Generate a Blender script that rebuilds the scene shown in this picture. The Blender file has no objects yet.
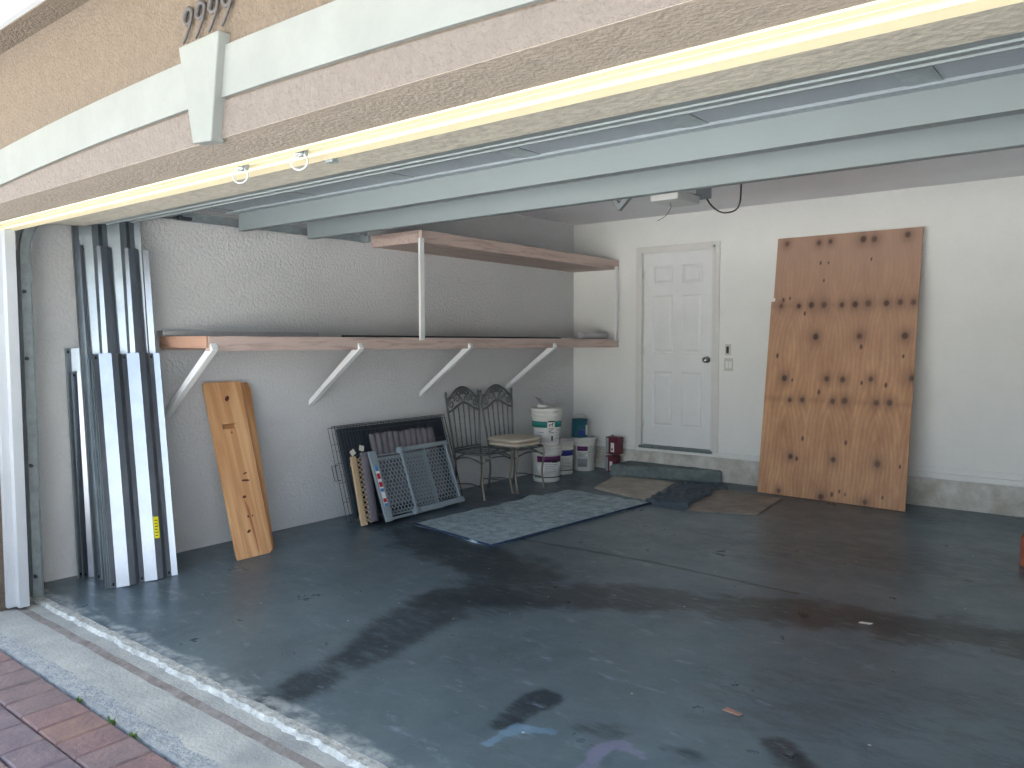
import bpy, bmesh, math, random
import numpy as np
from mathutils import Vector, Matrix, noise
random.seed(7)
SKY, SUN, EXPO = .20, 9.0, 2.2
S = bpy.context.scene
C = S.collection
PI = math.pi

# ------------------------------------------------------------------ materials
def lin(c):
    return tuple(((v/255)/12.92 if v/255 <= .04045 else ((v/255+.055)/1.055)**2.4) for v in c)
def mat(name, rgb, rough=.6, metal=0, bump=0, bscale=60, var=0, vscale=4, rgb2=None, spec=.5, detail=4, coat=0):
    m = bpy.data.materials.new(name); m.use_nodes = True
    nt = m.node_tree; N = nt.nodes; L = nt.links
    b = N['Principled BSDF']
    col = (*lin(rgb), 1)
    b.inputs['Base Color'].default_value = col
    b.inputs['Roughness'].default_value = rough
    b.inputs['Metallic'].default_value = metal
    b.inputs['Specular IOR Level'].default_value = spec
    b.inputs['Coat Weight'].default_value = coat
    g = N.new('ShaderNodeNewGeometry')
    if rgb2 or var:
        n = N.new('ShaderNodeTexNoise'); n.inputs['Scale'].default_value = vscale; n.inputs['Detail'].default_value = 6
        n.inputs['Roughness'].default_value = .65
        L.new(g.outputs['Position'], n.inputs['Vector'])
        r = N.new('ShaderNodeValToRGB'); r.color_ramp.elements[0].position = .35; r.color_ramp.elements[1].position = .68
        c2 = (*lin(rgb2), 1) if rgb2 else tuple(v*(1-var) for v in col[:3])+(1,)
        r.color_ramp.elements[0].color = c2; r.color_ramp.elements[1].color = col
        L.new(n.outputs['Fac'], r.inputs['Fac']); L.new(r.outputs['Color'], b.inputs['Base Color'])
    if bump:
        n = N.new('ShaderNodeTexNoise'); n.inputs['Scale'].default_value = bscale; n.inputs['Detail'].default_value = detail
        L.new(g.outputs['Position'], n.inputs['Vector'])
        bp = N.new('ShaderNodeBump'); bp.inputs['Strength'].default_value = bump; bp.inputs['Distance'].default_value = .01
        L.new(n.outputs['Fac'], bp.inputs['Height']); L.new(bp.outputs['Normal'], b.inputs['Normal'])
    return m

def wood(name, c1, c2, stretch=(1, 1, 1), scale=6, rough=.55, knots=False, dist=3, bands=3.0):
    """grain that runs along the axis with the small stretch factor"""
    m = bpy.data.materials.new(name); m.use_nodes = True
    nt = m.node_tree; N = nt.nodes; L = nt.links; b = N['Principled BSDF']
    b.inputs['Roughness'].default_value = rough
    t = N.new('ShaderNodeTexCoord'); mp = N.new('ShaderNodeMapping'); mp.inputs['Scale'].default_value = stretch
    L.new(t.outputs['Object'], mp.inputs['Vector'])
    n = N.new('ShaderNodeTexNoise'); n.inputs['Scale'].default_value = scale; n.inputs['Detail'].default_value = 8; n.inputs['Distortion'].default_value = dist
    L.new(mp.outputs['Vector'], n.inputs['Vector'])
    mu = N.new('ShaderNodeMath'); mu.operation = 'MULTIPLY'; mu.inputs[1].default_value = bands*2; L.new(n.outputs['Fac'], mu.inputs[0])
    fr = N.new('ShaderNodeMath'); fr.operation = 'PINGPONG'; fr.inputs[1].default_value = 1; L.new(mu.outputs[0], fr.inputs[0])
    r = N.new('ShaderNodeValToRGB'); r.color_ramp.elements[0].color = (*lin(c2), 1); r.color_ramp.elements[1].color = (*lin(c1), 1)
    r.color_ramp.elements[0].position = .05; r.color_ramp.elements[1].position = .7
    L.new(fr.outputs[0], r.inputs['Fac'])
    L.new(r.outputs['Color'], b.inputs['Base Color'])
    bp = N.new('ShaderNodeBump'); bp.inputs['Strength'].default_value = .15; bp.inputs['Distance'].default_value = .004
    L.new(n.outputs['Fac'], bp.inputs['Height']); L.new(bp.outputs['Normal'], b.inputs['Normal'])
    return m

M = {}
M['wall'] = mat('interior_stucco_paint', (210, 212, 214), .85, bump=.9, bscale=45, var=.07, vscale=1.2)
M['wall_back'] = mat('painted_drywall', (242, 243, 240), .8, bump=.12, bscale=30, var=.08, vscale=.9)
M['ceil'] = mat('ceiling_paint', (244, 245, 250), .85, bump=.1, bscale=40, var=.08, vscale=1.0)
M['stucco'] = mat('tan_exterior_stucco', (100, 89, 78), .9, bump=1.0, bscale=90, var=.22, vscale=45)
M['stucco_underlit'] = mat('underlit_tan_stucco', (106, 99, 95), .9, bump=1.0, bscale=70, var=.14, vscale=30)  # wall stucco again, lighter because light from below is in the colour
M['stucco_soffit'] = mat('soffit_stucco', (152, 143, 132), .9, bump=.45, bscale=80, var=.22, vscale=35)  # same stucco kept paler underneath in place of bounced driveway light
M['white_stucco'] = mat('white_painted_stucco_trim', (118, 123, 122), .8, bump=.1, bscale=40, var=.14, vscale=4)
M['cream'] = mat('cream_vinyl', (250, 238, 200), .5)
M['white'] = mat('white_paint', (236, 238, 238), .45, var=.04, vscale=5)
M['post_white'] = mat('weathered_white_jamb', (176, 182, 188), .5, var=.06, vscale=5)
M['white_trim'] = mat('white_door_casing', (226, 226, 222), .5, var=.06, vscale=4)
M['foundation'] = mat('painted_foundation', (226, 226, 220), .85, bump=.6, bscale=22, rgb2=(184, 180, 168), vscale=6)
M['steel_door'] = mat('grey_painted_steel', (150, 160, 168), .5, metal=.1, var=.08, vscale=5)
M['steel_strut'] = mat('galvanised_strut', (131, 141, 144), .5, metal=.1, var=.06, vscale=2)
M['steel_dirty'] = mat('weathered_cream_steel', (208, 204, 188), .6, bump=.6, bscale=30, rgb2=(182, 178, 166), vscale=22)
M['track'] = mat('galvanised_track', (168, 178, 182), .45, metal=.5, var=.25, vscale=20)
M['storm'] = mat('galvanised_storm_panel', (146, 153, 164), .28, metal=1.0, var=.12, vscale=9)
M['storm_old'] = mat('dull_galvanised_panel', (150, 160, 168), .38, metal=1.0, var=.2, vscale=8)
M['iron'] = mat('dark_wrought_iron', (104, 108, 110), .5, metal=.3, var=.25, vscale=30)  # black iron lightened in place of haze in the air
M['iron_worn'] = mat('worn_beige_iron', (150, 142, 126), .5, metal=.4, var=.35, vscale=40)
M['cushion'] = mat('taupe_cushion', (206, 196, 180), .85, bump=.2, bscale=120, var=.08)
M['black_plastic'] = mat('black_plastic', (48, 62, 74), .5, var=.1)
M['black_wire'] = mat('black_wire', (66, 72, 76), .45, metal=.2)
M['grey_plastic'] = mat('grey_plastic', (138, 152, 160), .45, var=.06)
M['pad'] = mat('mauve_grey_fabric', (120, 116, 124), .95, bump=.4, bscale=90, var=.2, vscale=14)
M['bucket'] = mat('white_bucket_plastic', (232, 232, 226), .4, var=.04, vscale=6)
M['bucket_lid'] = mat('white_bucket_lid', (226, 226, 222), .4)
M['teal'] = mat('teal_label', (20, 126, 116), .45)
M['teal_can'] = mat('teal_blue_paint_can', (40, 104, 124), .4, var=.3, vscale=30)
M['purple'] = mat('purple_label', (96, 34, 92), .45)
M['blue_label'] = mat('blue_label', (44, 52, 140), .45)
M['black_ink'] = mat('black_ink', (30, 30, 32), .5)
M['grey_ink'] = mat('grey_label_print', (150, 156, 160), .6)
M['red'] = mat('dark_red_can', (104, 42, 56), .4, var=.1)
M['label_white'] = mat('white_label', (228, 228, 226), .5)
M['yellow'] = mat('yellow_sticker', (226, 214, 20), .5)
M['tag'] = mat('paper_tag', (220, 218, 206), .7)
M['sticker_red'] = mat('red_sticker', (190, 40, 50), .5)
M['sticker_blue'] = mat('blue_sticker', (60, 130, 190), .5)
M['step'] = mat('grey_concrete_block', (132, 142, 140), .9, bump=.9, bscale=24, rgb2=(100, 112, 114), vscale=12)
M['cardboard'] = mat('flattened_cardboard', (182, 176, 164), .85, bump=.1, rgb2=(150, 145, 136), vscale=5)
M['cardboard_dark'] = mat('brown_cardboard', (158, 148, 138), .85, bump=.1, rgb2=(130, 123, 116), vscale=6)
M['cloth'] = mat('dark_blue_cloth', (84, 98, 108), .95, bump=.6, bscale=50, var=.3, vscale=20)
M['cable'] = mat('dark_cable', (60, 62, 64), .5)
M['opener_white'] = mat('opener_lens', (206, 208, 206), .5)
M['opener'] = mat('opener_grey_shell', (130, 138, 146), .45)
M['chrome'] = mat('brushed_nickel', (170, 168, 162), .25, metal=1)
M['groove_grey'] = mat('grey_seal_groove', (122, 118, 100), .8)
M['navy'] = mat('navy_rug_edge', (44, 62, 88), .95)
M['switch'] = mat('switch_plate', (206, 204, 196), .4)
M['dark_hole'] = mat('dark_hole', (26, 28, 30), .8)
M['number'] = mat('dark_grey_numbers', (62, 60, 62), .6)
M['chip'] = mat('faded_wood', (160, 124, 112), .8)
M['redwood'] = mat('red_brown_block', (172, 92, 68), .8, bump=.3, rgb2=(140, 72, 54), vscale=14)
M['rust'] = mat('dark_steel_bar', (70, 76, 84), .5, metal=.5)
M['grey_bar'] = mat('grey_lumber', (190, 190, 192), .6, var=.15, vscale=9)
M['mop'] = mat('straw_debris', (150, 120, 80), .9)
M['leaf'] = mat('weed_green', (86, 120, 52), .8, var=.3, vscale=30)
M['shelf_wood'] = wood('shelf_fir', (200, 180, 172), (178, 156, 148), (6, .5, 6), 4, .6, dist=.6)
M['shelf_end'] = wood('lit_shelf_end_fir', (190, 152, 130), (166, 126, 106), (.5, 6, 6), 4, .6, dist=.6)  # fir coloured more orange for the brighter light on the end face
M['shelf_ply'] = wood('shelf_underside', (186, 168, 160), (166, 148, 142), (3, .5, 3), 3, .7, dist=.6)
M['pine'] = wood('varnished_pine', (228, 184, 136), (204, 152, 106), (.4, 8, .4), 2.0, .4, dist=.3, bands=2)
M['pine_dark'] = wood('aged_pine', (200, 152, 106), (172, 122, 80), (.4, 8, .4), 2.0, .4, dist=.35, bands=2)
M['beige_wood'] = mat('pale_beech_bar', (204, 178, 142), .55, var=.1)

# paint-speckled rug
def rug_mat():
    m = mat('blue_grey_woven_rug', (186, 204, 210), .95, rgb2=(136, 156, 164), vscale=11)
    nt = m.node_tree; N = nt.nodes; L = nt.links; b = N['Principled BSDF']
    t = N.new('ShaderNodeTexCoord'); w = N.new('ShaderNodeTexVoronoi'); w.inputs['Scale'].default_value = 90
    L.new(t.outputs['Object'], w.inputs['Vector'])
    bp = N.new('ShaderNodeBump'); bp.inputs['Strength'].default_value = .8; bp.inputs['Distance'].default_value = .01
    L.new(w.outputs['Distance'], bp.inputs['Height']); L.new(bp.outputs['Normal'], b.inputs['Normal'])
    return m
M['rug'] = rug_mat()

# ------------------------------------------------------------------ mesh helpers
def BM(): return bmesh.new()
def box(bm, x0, x1, y0, y1, z0, z1, mi=0, bev=0):
    vs = [bm.verts.new((x, y, z)) for x in (x0, x1) for y in (y0, y1) for z in (z0, z1)]
    idx = [(0, 1, 3, 2), (4, 6, 7, 5), (0, 4, 5, 1), (2, 3, 7, 6), (0, 2, 6, 4), (1, 5, 7, 3)]
    fs = []
    for f in idx:
        F = bm.faces.new([vs[i] for i in f]); F.material_index = mi; fs.append(F)
    if bev:
        es = list({e for F in fs for e in F.edges})
        r = bmesh.ops.bevel(bm, geom=es, offset=bev, segments=2, affect='EDGES', profile=.7)
        for F in r['faces']: F.material_index = mi
    return vs
def hexa(bm, P, mi=0):
    """P: 8 points, bottom 4 then top 4, same winding"""
    v = [bm.verts.new(p) for p in P]
    for f in [(3, 2, 1, 0), (4, 5, 6, 7), (0, 1, 5, 4), (1, 2, 6, 5), (2, 3, 7, 6), (3, 0, 4, 7)]:
        F = bm.faces.new([v[i] for i in f]); F.material_index = mi
def bar(bm, a, b, w, t, up=(0, 0, 1), mi=0):
    a, b = Vector(a), Vector(b); d = (b-a).normalized(); s = d.cross(Vector(up))
    if s.length < 1e-4: s = d.cross(Vector((1, 0, 0)))
    s.normalize(); u = s.cross(d).normalized()
    P = [a+s*i*w/2+u*j*t/2 for i, j in ((-1, -1), (1, -1), (1, 1), (-1, 1))] + [b+s*i*w/2+u*j*t/2 for i, j in ((-1, -1), (1, -1), (1, 1), (-1, 1))]
    hexa(bm, P, mi)
def tube(bm, pts, r, seg=8, mi=0, closed=False, flat=1):
    pts = [Vector(p) for p in pts]; n = len(pts); rings = []
    prev = None
    for i, p in enumerate(pts):
        if closed: d = pts[(i+1) % n]-pts[i-1]
        else: d = pts[min(i+1, n-1)]-pts[max(i-1, 0)]
        d.normalize()
        if prev is None:
            a = Vector((0, 0, 1)) if abs(d.z) < .9 else Vector((1, 0, 0))
            u = d.cross(a).normalized()
        else:
            u = (prev-d*prev.dot(d)).normalized()
        prev = u; w = d.cross(u)
        rr = r[i] if isinstance(r, (list, tuple)) else r
        rings.append([bm.verts.new(p+u*math.cos(2*PI*k/seg)*rr+w*math.sin(2*PI*k/seg)*rr*flat) for k in range(seg)])
    m = n if closed else n-1
    for i in range(m):
        A, B = rings[i], rings[(i+1) % n]
        for k in range(seg):
            F = bm.faces.new([A[k], A[(k+1) % seg], B[(k+1) % seg], B[k]]); F.material_index = mi; F.smooth = True
    if not closed:
        bm.faces.new(rings[0][::-1]).material_index = mi; bm.faces.new(rings[-1]).material_index = mi
def smooth_path(pts, n=6, closed=False):
    P = [Vector(p) for p in pts]; out = []; N = len(P)
    rng = range(N if closed else N-1)
    for i in rng:
        p0 = P[(i-1) % N] if closed or i > 0 else P[0]; p1 = P[i]; p2 = P[(i+1) % N]
        p3 = P[(i+2) % N] if closed or i+2 < N else P[-1]
        for k in range(n):
            t = k/n
            out.append(.5*((2*p1)+(p2-p0)*t+(2*p0-5*p1+4*p2-p3)*t*t+(3*p1-p0-3*p2+p3)*t**3))
    if not closed: out.append(P[-1])
    return out
def lathe(bm, cx, cy, prof, seg=32, mi=0, cap=True):
    rings = []
    for r, z in prof:
        rings.append([bm.verts.new((cx+r*math.cos(2*PI*k/seg), cy+r*math.sin(2*PI*k/seg), z)) for k in range(seg)])
    for a, b in zip(rings, rings[1:]):
        for k in range(seg):
            F = bm.faces.new([a[k], a[(k+1) % seg], b[(k+1) % seg], b[k]]); F.smooth = True; F.material_index = mi
    if cap:
        bm.faces.new(rings[0][::-1]).material_index = mi; bm.faces.new(rings[-1]).material_index = mi
def patch(bm, cx, cy, r, z0, z1, a0, a1, n=12, mi=0, taper=0, zr=(0, 1)):
    """curved label on a bucket, with real thickness"""
    def R(z): return r+taper*(z-zr[0])
    f = []; g = []
    for k in range(n+1):
        a = math.radians(a0+(a1-a0)*k/n)
        for L_, o in ((f, 0), (g, .0015)):
            L_.append([bm.verts.new((cx+(R(z)+o)*math.cos(a), cy+(R(z)+o)*math.sin(a), z)) for z in (z0, z1)])
    for k in range(n):
        F = bm.faces.new([g[k][0], g[k+1][0], g[k+1][1], g[k][1]]); F.smooth = True; F.material_index = mi
        bm.faces.new([f[k][0], f[k+1][0], g[k+1][0], g[k][0]][::-1]).material_index = mi
        bm.faces.new([f[k][1], f[k+1][1], g[k+1][1], g[k][1]]).material_index = mi
        F = bm.faces.new([f[k][0], f[k][1], f[k+1][1], f[k+1][0]]); F.material_index = mi
    for k in (0, n):
        bm.faces.new([f[k][0], g[k][0], g[k][1], f[k][1]]).material_index = mi
def prism(bm, pts, ext, mi=0):
    """closed polygon (3-D points) pushed along ext"""
    e = Vector(ext); a = [bm.verts.new(p) for p in pts]; b = [bm.verts.new(Vector(p)+e) for p in pts]
    n = len(pts)
    bm.faces.new(a[::-1]).material_index = mi; bm.faces.new(b).material_index = mi
    for k in range(n):
        bm.faces.new([a[k], a[(k+1) % n], b[(k+1) % n], b[k]]).material_index = mi

def obj(name, bm, mats, parent=None, bev=0, fix=True):
    if fix: bmesh.ops.recalc_face_normals(bm, faces=bm.faces)
    me = bpy.data.meshes.new(name)
    if parent is not None:
        o_ = root_loc(parent)
        bmesh.ops.translate(bm, verts=bm.verts, vec=-o_)
    bm.to_mesh(me); bm.free()
    for m in (mats if isinstance(mats, (list, tuple)) else [mats]): me.materials.append(m)
    o = bpy.data.objects.new(name, me); C.objects.link(o)
    if parent is not None: o.parent = parent
    if bev:
        md = o.modifiers.new('bevel', 'BEVEL'); md.width = bev; md.segments = 2; md.limit_method = 'ANGLE'
    return o
def root_loc(p):
    v = Vector((0, 0, 0))
    while p is not None: v = v+p.location; p = p.parent
    return v
def thing(name, label, cat, loc=(0, 0, 0), group=None):
    o = bpy.data.objects.new(name, None); C.objects.link(o); o.location = loc; o.empty_display_size = .1
    return tag(o, label, cat, group)
def tag(o, label, cat, group=None):
    o['label'] = label; o['category'] = cat
    if group: o['group'] = group
    return o
def center_origin(o):
    """put a single-mesh thing's origin at the middle of its base"""
    vs = [v.co for v in o.data.vertices]
    c = Vector(((min(v.x for v in vs)+max(v.x for v in vs))/2, (min(v.y for v in vs)+max(v.y for v in vs))/2, min(v.z for v in vs)))
    o.data.transform(Matrix.Translation(-c)); o.location = o.location+c
    return o
def struct(name, bm, m, parent=None, **k):
    o = obj(name, bm, m, parent, **k)
    if parent is None: o['kind'] = 'structure'
    return o
def copy_tree(o, parent=None):
    c = o.copy(); C.objects.link(c); c.parent = parent
    for ch in list(o.children): copy_tree(ch, c)
    return c

# ------------------------------------------------------------------ key dimensions
XL, XR = -5.11, 0.62          # inner faces of side walls
YF, YB = 1.66, 7.474          # inner faces of front and back walls
ZC = 2.72
HZ = 2.04                     # underside of the header
JX, JR = -4.80, 0.24          # masonry reveals of the opening
YO = 1.30                     # outer face of facade

# ------------------------------------------------------------------ shell
bm = BM(); box(bm, XL-.2, XL, 1.66, YB+.2, -.1, ZC+.1); struct('wall_left', bm, M['wall'])
bm = BM(); box(bm, XR, XR+.2, 1.66, YB+.2, -.1, ZC+.1); struct('wall_right', bm, M['wall'])
DX0, DX1, DZ0, DZ1 = -4.215, -3.425, .312, 2.335
bm = BM()
box(bm, XL, DX0, YB, YB+.2, -.1, ZC+.1); box(bm, DX1, XR, YB, YB+.2, -.1, ZC+.1)
box(bm, DX0, DX1, YB, YB+.2, DZ1, ZC+.1); box(bm, DX0, DX1, YB, YB+.2, -.1, .285)
struct('wall_back', bm, M['wall_back'])
bm = BM(); box(bm, XL-.2, XR+.2, 1.3, YB+.2, ZC, ZC+.12); struct('ceiling', bm, M['ceil'])
# roof that shades the driveway front
bm = BM()
prism(bm, [(-9, .35, 2.84), (-9, 5, 4.6), (-9, 12, 2.84)], (13, 0, 0)); struct('roof', bm, M['stucco_soffit'])
# facade
bm = BM()
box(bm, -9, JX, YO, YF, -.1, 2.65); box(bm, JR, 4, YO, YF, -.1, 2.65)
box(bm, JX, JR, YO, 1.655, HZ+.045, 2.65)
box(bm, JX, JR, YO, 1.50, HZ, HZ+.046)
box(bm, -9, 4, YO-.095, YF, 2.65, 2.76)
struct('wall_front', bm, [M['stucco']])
bm = BM(); box(bm, JX, JR, YO-.005, 1.50, HZ-.0015, HZ+.001); struct('trim_1', bm, M['stucco_soffit'])
# eave soffit and fascia
bm = BM(); box(bm, -9, 4, .45, YO-.115, 2.672, 2.80); struct('trim_2', bm, M['cream'])
bm = BM(); box(bm, -9, 4, YO-.115, YO-.095, 2.655, 2.76); struct('trim_3', bm, M['post_white'])
# white arched band and the rim below it, wall stucco coloured as if lit from below
def zb(x): return 2.150-.016*(x+2.25)**2
def band(name, zlo, zhi, y0, m, xa=-4.80, xb=.24, n=60):
    bm = BM()
    for k in range(n):
        a = xa+(xb-xa)*k/n; b = xa+(xb-xa)*(k+1)/n
        P = [(a, y0, zlo(a)), (b, y0, zlo(b)), (b, YO+.01, zlo(b)), (a, YO+.01, zlo(a)), (a, y0, zhi(a)), (b, y0, zhi(b)), (b, YO+.01, zhi(b)), (a, YO+.01, zhi(a))]
        hexa(bm, P)
    bmesh.ops.remove_doubles(bm, verts=bm.verts, dist=1e-5)
    inner = [f for f in bm.faces if abs(f.normal.x) > .9 and xa+.001 < f.calc_center_median().x < xb-.001]
    bmesh.ops.delete(bm, geom=inner, context='FACES_ONLY')
    return struct(name, bm, m)
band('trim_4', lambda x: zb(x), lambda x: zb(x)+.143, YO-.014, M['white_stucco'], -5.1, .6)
band('trim_5', lambda x: HZ, lambda x: zb(x)-.008, YO-.006, M['stucco_underlit'])
bm = BM()   # keystone
P = [(-2.228, 1.262, 2.034), (-2.128, 1.262, 2.026), (-2.128, 1.305, 2.026), (-2.228, 1.305, 2.034),
     (-2.294, 1.262, 2.326), (-2.075, 1.262, 2.326), (-2.075, 1.305, 2.326), (-2.294, 1.305, 2.326)]
hexa(bm, P)
struct('trim_6', bm, M['white_stucco'], bev=.004)

# door frame trim of the garage opening: cream stop under the header, white posts
bm = BM()
box(bm, JX, JR, 1.500, 1.528, HZ-.006, HZ+.05)
box(bm, JX, JR, 1.528, 1.565, HZ+.012, HZ+.05, 1)
box(bm, JX, JR, 1.565, 1.60, HZ+.004, HZ+.05)
box(bm, JX, JR, 1.60, 1.66, HZ-.004, HZ+.05)
struct('trim_7', bm, [M['cream'], M['groove_grey']])
for i, (x0, x1) in enumerate(((JX-.01, JX+.08), (JR-.08, JR+.01))):
    bm = BM(); box(bm, x0, x1, 1.60, 1.652, 0, HZ-.004); 
    xm = x0+.01 if i == 0 else x1-.04
    box(bm, min(x0, x1)+(0.0 if i == 0 else .05), min(x0, x1)+(.045 if i == 0 else .09), 1.56, 1.602, 0, HZ-.005)
    struct('trim_%d' % (8+i), bm, M['post_white'], bev=.002)

# ------------------------------------------------------------------ floor with worn paint, puddle stains, scuffs and wide darkened areas
def build_floor():
    st = .022
    xs = np.arange(XL, XR+st, st); ys = np.arange(1.765, YB+st, st); ys[-1] = YB; xs[-1] = XR
    X, Y = np.meshgrid(xs, ys); nx, ny = len(xs), len(ys)
    V = np.stack([X.ravel(), Y.ravel(), np.zeros(X.size)], 1)
    i = np.arange(nx*ny).reshape(ny, nx)
    F = np.stack([i[:-1, :-1].ravel(), i[:-1, 1:].ravel(), i[1:, 1:].ravel(), i[1:, :-1].ravel()], 1)
    me = bpy.data.meshes.new('floor'); me.from_pydata(V.tolist(), [], F.tolist())
    # lattice noise for wobbling the stain outlines
    rng = np.random.default_rng(3)
    def vnoise(sc, seed):
        r = np.random.default_rng(seed); g = r.random((80, 80))
        u = (X-XL)*sc; v = (Y-1)*sc; iu = u.astype(int) % 79; iv = v.astype(int) % 79; fu = u-np.floor(u); fv = v-np.floor(v)
        fu = fu*fu*(3-2*fu); fv = fv*fv*(3-2*fv)
        return g[iv, iu]*(1-fu)*(1-fv)+g[iv, iu+1]*fu*(1-fv)+g[iv+1, iu]*(1-fu)*fv+g[iv+1, iu+1]*fu*fv
    wob = (vnoise(2.2, 1)-.5)*.9+(vnoise(6, 2)-.5)*.7+(vnoise(13, 5)-.5)*.45
    def seg(poly):
        D = np.full(X.shape, 9.)
        for (ax, ay, aw), (bx, by, bw) in zip(poly, poly[1:]):
            dx, dy = bx-ax, by-ay; t = np.clip(((X-ax)*dx+(Y-ay)*dy)/(dx*dx+dy*dy+1e-9), 0, 1)
            d = np.hypot(X-ax-t*dx, Y-ay-t*dy)/(aw+(bw-aw)*t); D = np.minimum(D, d)
        return D
    dark = np.zeros(X.shape)
    for poly, s in [([(-2.70, 1.80, .10), (-2.78, 2.4, .14), (-2.95, 3.05, .24), (-2.95, 3.6, .30), (-2.6, 3.65, .22)], .75),
                    ([(-4.55, 4.30, .22), (-3.92, 4.05, .26), (-3.31, 3.88, .26), (-2.89, 3.70, .26)], .9),
                    ([(-3.0, 3.2, .22), (-2.6, 3.62, .22), (-2.09, 3.89, .18), (-1.545, 4.08, .20), (-1.1, 4.27, .22), (-.73, 4.4, .26), (-.2, 4.46, .3), (.6, 4.6, .3)], .95),
                    ([(-1.846, 2.24, .05), (-1.855, 2.5, .06)], .8), ([(-.98, 2.72, .07), (-.88, 2.65, .08)], .9),
                    ([(-1.272, 2.44, .05), (-1.20, 2.46, .06)], .6), ([(-1.6, 2.4, .06), (-1.5, 2.46, .07)], .5),
                    ([(-2.4, 7.3, .5), (-.2, 7.1, .3)], .4), ([(-2.2, 5.3, .5), (-.2, 5.9, .7)], .42), ([(-1.1, 3.1, .35), (.3, 3.5, .6)], .36), ([(-4.6, 5.0, .35), (-4.4, 6.6, .3), (-3.0, 7.3, .2)], .5)]:  # the middle two are added darkening where the floor reflected too brightly
        d = seg(poly)+wob*1.0; dark = np.maximum(dark, s*np.clip((1.45-d)/.95, 0, 1))
    pale = np.zeros(X.shape)
    d = np.abs(Y-1.80)/.05+wob; pale = np.maximum(pale, .6*np.clip(1.3-d, 0, 1))
    d = np.hypot((X+4.55)/.6, (Y-1.95)/.28)+wob; pale = np.maximum(pale, .35*np.clip(1.4-d, 0, 1)*vnoise(9, 9)*1.6)
    crack = 1.6*np.clip(1-seg([(-4.0, 4.42, .028), (-3.266, 4.449, .03), (-2.465, 4.498, .026), (-1.5, 4.441, .022)]), 0, 1)
    blue = .55*np.clip((1.1-(seg([(-1.80, 2.10, .03), (-1.79, 2.24, .035), (-1.67, 2.31, .03)])+wob))/.4, 0, 1)
    purp = .6*np.clip((1.1-(seg([(-1.432, 2.15, .03), (-1.468, 2.31, .035), (-1.42, 2.389, .03), (-1.323, 2.363, .03)])+wob))/.4, 0, 1)
    # white paint drips
    drips = np.zeros(X.shape)
    for _ in range(0):
        cx, cy = rng.uniform(XL, XR), rng.uniform(1.8, 6.8); r = rng.uniform(.006, .016); drips = np.maximum(drips, (np.hypot((X-cx)*rng.uniform(.4, 1), Y-cy) < r)*rng.uniform(.2, .8))
    for nm, a in (('dark', np.maximum(dark, crack*.95)), ('pale', np.maximum(pale, drips)), ('tintblue', blue), ('tintpurple', purp)):
        at = me.attributes.new(nm, 'FLOAT', 'POINT'); at.data.foreach_set('value', a.ravel().astype(np.float32))
    m = bpy.data.materials.new('worn_grey_blue_floor_paint'); m.use_nodes = True
    nt = m.node_tree; N = nt.nodes; L = nt.links; b = N['Principled BSDF']; b.inputs['Specular IOR Level'].default_value = .36
    g = N.new('ShaderNodeNewGeometry')
    def nz(s, d=6, r=.6, dist=0):
        n = N.new('ShaderNodeTexNoise'); n.inputs['Scale'].default_value = s; n.inputs['Detail'].default_value = d; n.inputs['Roughness'].default_value = r; n.inputs['Distortion'].default_value = dist
        L.new(g.outputs['Position'], n.inputs['Vector']); return n.outputs['Fac']
    def ramp(f, c0, c1, p0=.3, p1=.7):
        r = N.new('ShaderNodeValToRGB'); r.color_ramp.elements[0].color = (*lin(c0), 1); r.color_ramp.elements[1].color = (*lin(c1), 1)
        r.color_ramp.elements[0].position = p0; r.color_ramp.elements[1].position = p1; L.new(f, r.inputs['Fac']); return r.outputs['Color']
    def mix(a, bcol, fac, k=1.0):
        x = N.new('ShaderNodeMix'); x.data_type = 'RGBA'
        mu = N.new('ShaderNodeMath'); mu.operation = 'MULTIPLY'; mu.inputs[1].default_value = k; mu.use_clamp = True; L.new(fac, mu.inputs[0]); L.new(mu.outputs[0], x.inputs['Factor'])
        L.new(a, x.inputs['A'])
        if isinstance(bcol, tuple): x.inputs['B'].default_value = (*lin(bcol), 1)
        else: L.new(bcol, x.inputs['B'])
        return x.outputs['Result']
    def attr(n):
        a = N.new('ShaderNodeAttribute'); a.attribute_name = n; return a.outputs['Fac']
    c = ramp(nz(1.3, 10, .7, .6), FLOOR1, FLOOR2)
    c2 = ramp(nz(9, 6, .6, .3), (72, 84, 90), (106, 120, 124), .2, .8)
    x = N.new('ShaderNodeMix'); x.data_type = 'RGBA'; x.inputs['Factor'].default_value = .35; L.new(c, x.inputs['A']); L.new(c2, x.inputs['B']); c = x.outputs['Result']
    # streaky mottling
    mp = N.new('ShaderNodeMapping'); mp.inputs['Scale'].default_value = (1, 2.6, 1); mp.inputs['Rotation'].default_value = (0, 0, .5); L.new(g.outputs['Position'], mp.inputs['Vector'])
    n3 = N.new('ShaderNodeTexNoise'); n3.inputs['Scale'].default_value = 5; n3.inputs['Detail'].default_value = 12; n3.inputs['Roughness'].default_value = .72; L.new(mp.outputs[0], n3.inputs['Vector'])
    def thr(f, lo, hi):
        q = N.new('ShaderNodeMapRange'); q.interpolation_type = 'SMOOTHSTEP'; q.inputs['From Min'].default_value = lo; q.inputs['From Max'].default_value = hi; L.new(f, q.inputs['Value']); return q.outputs[0]
    def rag(f, amt, lo, hi, noise_=None):
        # ragged outline: attribute plus fine noise, then a soft threshold
        q = N.new('ShaderNodeMath'); q.operation = 'MULTIPLY_ADD'; L.new(noise_ or n3.outputs['Fac'], q.inputs[0]); q.inputs[1].default_value = amt; L.new(f, q.inputs[2])
        return thr(q.outputs[0], lo+amt*.5, hi+amt*.5)
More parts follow.
